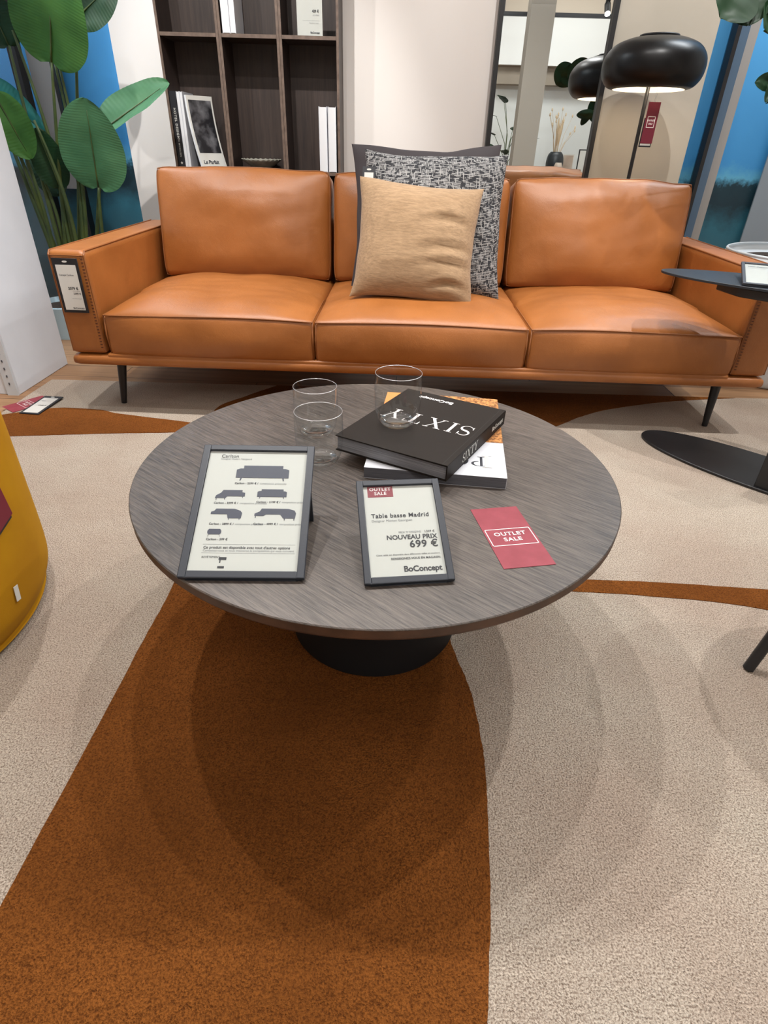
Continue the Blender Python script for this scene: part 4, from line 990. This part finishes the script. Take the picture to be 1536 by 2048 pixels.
for k in range(14):
    h = 1.2+.07*k; an = k*2.4; b0 = Vector((1.73+.06*math.cos(an), 2.53+.06*math.sin(an), h)); t0 = b0+Vector((.17*math.cos(an)+.05, .17*math.sin(an), .02))
    leaf_mesh(b0, t0, .11, (0, 0, 1), shape=.75, fold=.15, ribs=14, seed=k, n=(10, 8)).build('leaf', LEAFC, fp, smooth=True, world=WF)

# ------------------------------------------------------------------ the room behind the camera, seen in the mirror
struct(MB().box(-3.1, 3.2, -3.2, -3.05, -.014, 2.8).build('wall_front', mat('pale_wall', (226, 230, 228), .8)))
struct(MB().box(-3.1, 3.2, -3.05, -2.85, 1.62, 1.82).build('trim_5', mat('taupe_beam', (150, 140, 126), .8)))
struct(MB().box(-3.1, 3.2, -3.05, -2.75, 1.82, 2.34).build('trim_6', mat('white_bulkhead', (232, 234, 232), .8)))
struct(MB().box(-3.1, 3.2, -3.05, -2.70, 2.34, 2.8).build('trim_7', mat('beige_bulkhead', (196, 184, 168), .8)))
struct(MB().box(1.33, 1.60, -1.62, -1.38, -.014, 2.8).build('trim_8', mat('taupe_column', (158, 152, 142), .8)))
for y_, z_ in ((-1.9, 2.19), (-1.2, 2.25)):
    MBt = MB().box(1.0, 3.1, y_-.018, y_+.018, z_, z_+.04).build('track_rail', BLACKM); MBt2 = MB()
    for x_ in (1.1, 3.0): MBt2.box(x_-.006, x_+.006, y_-.006, y_+.006, z_+.04, 2.8)
    MBt2.build('hanger_rod', BLACKM, MBt)
    tag(MBt, 'black ceiling track rail seen in the mirror, %s one' % ('lower' if z_ < 2.2 else 'upper'), 'track', 'ceiling tracks seen in the mirror')
sp_ = thing('track_spotlight', 'lit black track spotlight seen at the right edge of the mirror', 'spotlight', (2.11, -1.2, 2.25)); WT = sp_.location
MB().box(2.09, 2.13, -1.22, -1.18, 2.20, 2.2499).build('mount', BLACKM, sp_, world=WT)
MB().tube([(2.11, -1.2, 2.205), (2.11, -1.14, 2.12)], .032, 24).build('head', BLACKM, sp_, smooth=True, angle=40, world=WT)
MB().tube([(2.11, -1.139, 2.1185), (2.11, -1.135, 2.1135)], .027, 24).build('lens', SPOTGLOW, sp_, smooth=True, angle=40, world=WT)
dr = thing('sideboard', 'low wooden sideboard seen in the mirror', 'sideboard', (2.25, -2.2, -.014)); WD_ = dr.location
MB().box(1.85, 2.75, -2.45, -1.95, .08, .56).build('body', WOODD, dr, world=WD_, bevel=.004)
for x_ in (1.86, 2.31): MB().box(x_, x_+.43, -1.949, -1.935, .10, .54).build('door', WOODD, dr, world=WD_, bevel=.002)
for x_ in (1.9, 2.7):
    for y_ in (-2.4, -2.0): MB().tube([(x_, y_, -.013), (x_, y_, .08)], .015, 10).build('leg', BLACKM, dr, world=WD_)
vz = thing('vase', 'black vase seen in the mirror holding dried grasses', 'vase', (2.01, -2.1, .56)); 
MB().lathe(spline([(.0, .0), (.07, .002), (.10, .06), (.115, .16), (.10, .25), (.07, .29), (.062, .285)], 5, 0), 48).build('body', mat('black_ceramic', (40, 46, 50), .4), vz, smooth=True)
for k in range(26):
    a = random.uniform(0, 2*PI); l_ = random.uniform(.15, .45); sp = random.uniform(.02, .22) if k > 5 else .03; h_ = .3+l_ if k > 5 else random.uniform(.55, .68)
    g_ = MB().tube([(.02*math.cos(a), .02*math.sin(a), .2), (sp*.5*math.cos(a), sp*.5*math.sin(a), .2+(h_-.2)*.6), (sp*math.cos(a), sp*math.sin(a), h_)], [.0025, .0025, .0018], 5)
    if k > 5: g_.lathe([(0, h_-.01), (.010, h_), (.008, h_+.02), (0, h_+.035)], 8, (sp*math.cos(a), sp*math.sin(a)))
    else: g_.tube([(sp*.6*math.cos(a), sp*.6*math.sin(a), h_*.62), (sp*.8*math.cos(a), sp*.8*math.sin(a), h_*.85), (sp*math.cos(a), sp*math.sin(a), h_+.03)], [.006, .016, .003], 8)
    o_ = g_.build('dried_grass', PAMPAS, None); o_.location = vz.location; tag(o_, 'dried grass stem in the black vase seen in the mirror', 'dried grass', 'dried grasses in the black vase', 'thing')
pv = thing('vase', 'pale ribbed vase in front of the black one in the mirror', 'vase', (2.04, -1.99, .56))
MB().lathe(spline([(0, 0), (.045, .002), (.062, .05), (.058, .12), (.04, .17), (.036, .165)], 5, 0), 40).build('body', mat('marbled_ceramic', (196, 184, 170), .4, col2=(160, 140, 124), nscale=9), pv, smooth=True)
for x_, w2, h2, lab, m_ in ((2.15, .16, .27, 'small framed beige print on the sideboard seen in the mirror', mat('beige_print', (190, 176, 160), .6, col2=(160, 140, 124), nscale=5)), (2.36, .28, .33, 'black framed white print on the sideboard seen in the mirror', PAPER)):
    pf_ = thing('picture_frame', lab, 'picture', (x_, -2.3, .56)); MB().box(0, w2, 0, .015, 0, h2).build('frame', BLACKM if m_ is PAPER else PAPER, pf_); MB().box(.014, w2-.014, .0151, .017, .014, h2-.014).build('print', m_, pf_)
bw2 = MB().lathe([(0, 0), (.08, 0), (.10, .03), (.092, .03), (.07, .01), (0, .01)], 40).build('bowl', PAPER, None, smooth=True, angle=40); bw2.location = (2.2, -2.03, .56); tag(bw2, 'flat white dish on the sideboard seen in the mirror', 'bowl')
pa = thing('palm_plant', 'dark green palm seen at the left edge of the mirror', 'plant', (1.38, -2.3, -.014))
MB().lathe([(0, 0), (.12, 0), (.15, .3), (.13, .3), (0, .27)], 40).build('pot', POTW, pa, smooth=True, angle=40)
for k in range(16):
    a = k*2.39; R_ = .12+.02*(k % 4); z_ = .5+.07*k; c0 = Vector((0, 0, .27)); t0 = Vector((R_*1.6*math.cos(a), R_*1.6*math.sin(a), z_-.1))
    MB().tube([c0, Vector((R_*.3*math.cos(a), R_*.3*math.sin(a), z_*.7)), t0], [.006, .005, .003], 6).build('stem', STEM, pa)
    leaf_mesh(t0, t0+Vector((.22*math.cos(a), .22*math.sin(a), .05)), .10, (0, 0, 1), seed=k, n=(8, 6)).build('leaf', LEAFC, pa, smooth=True)
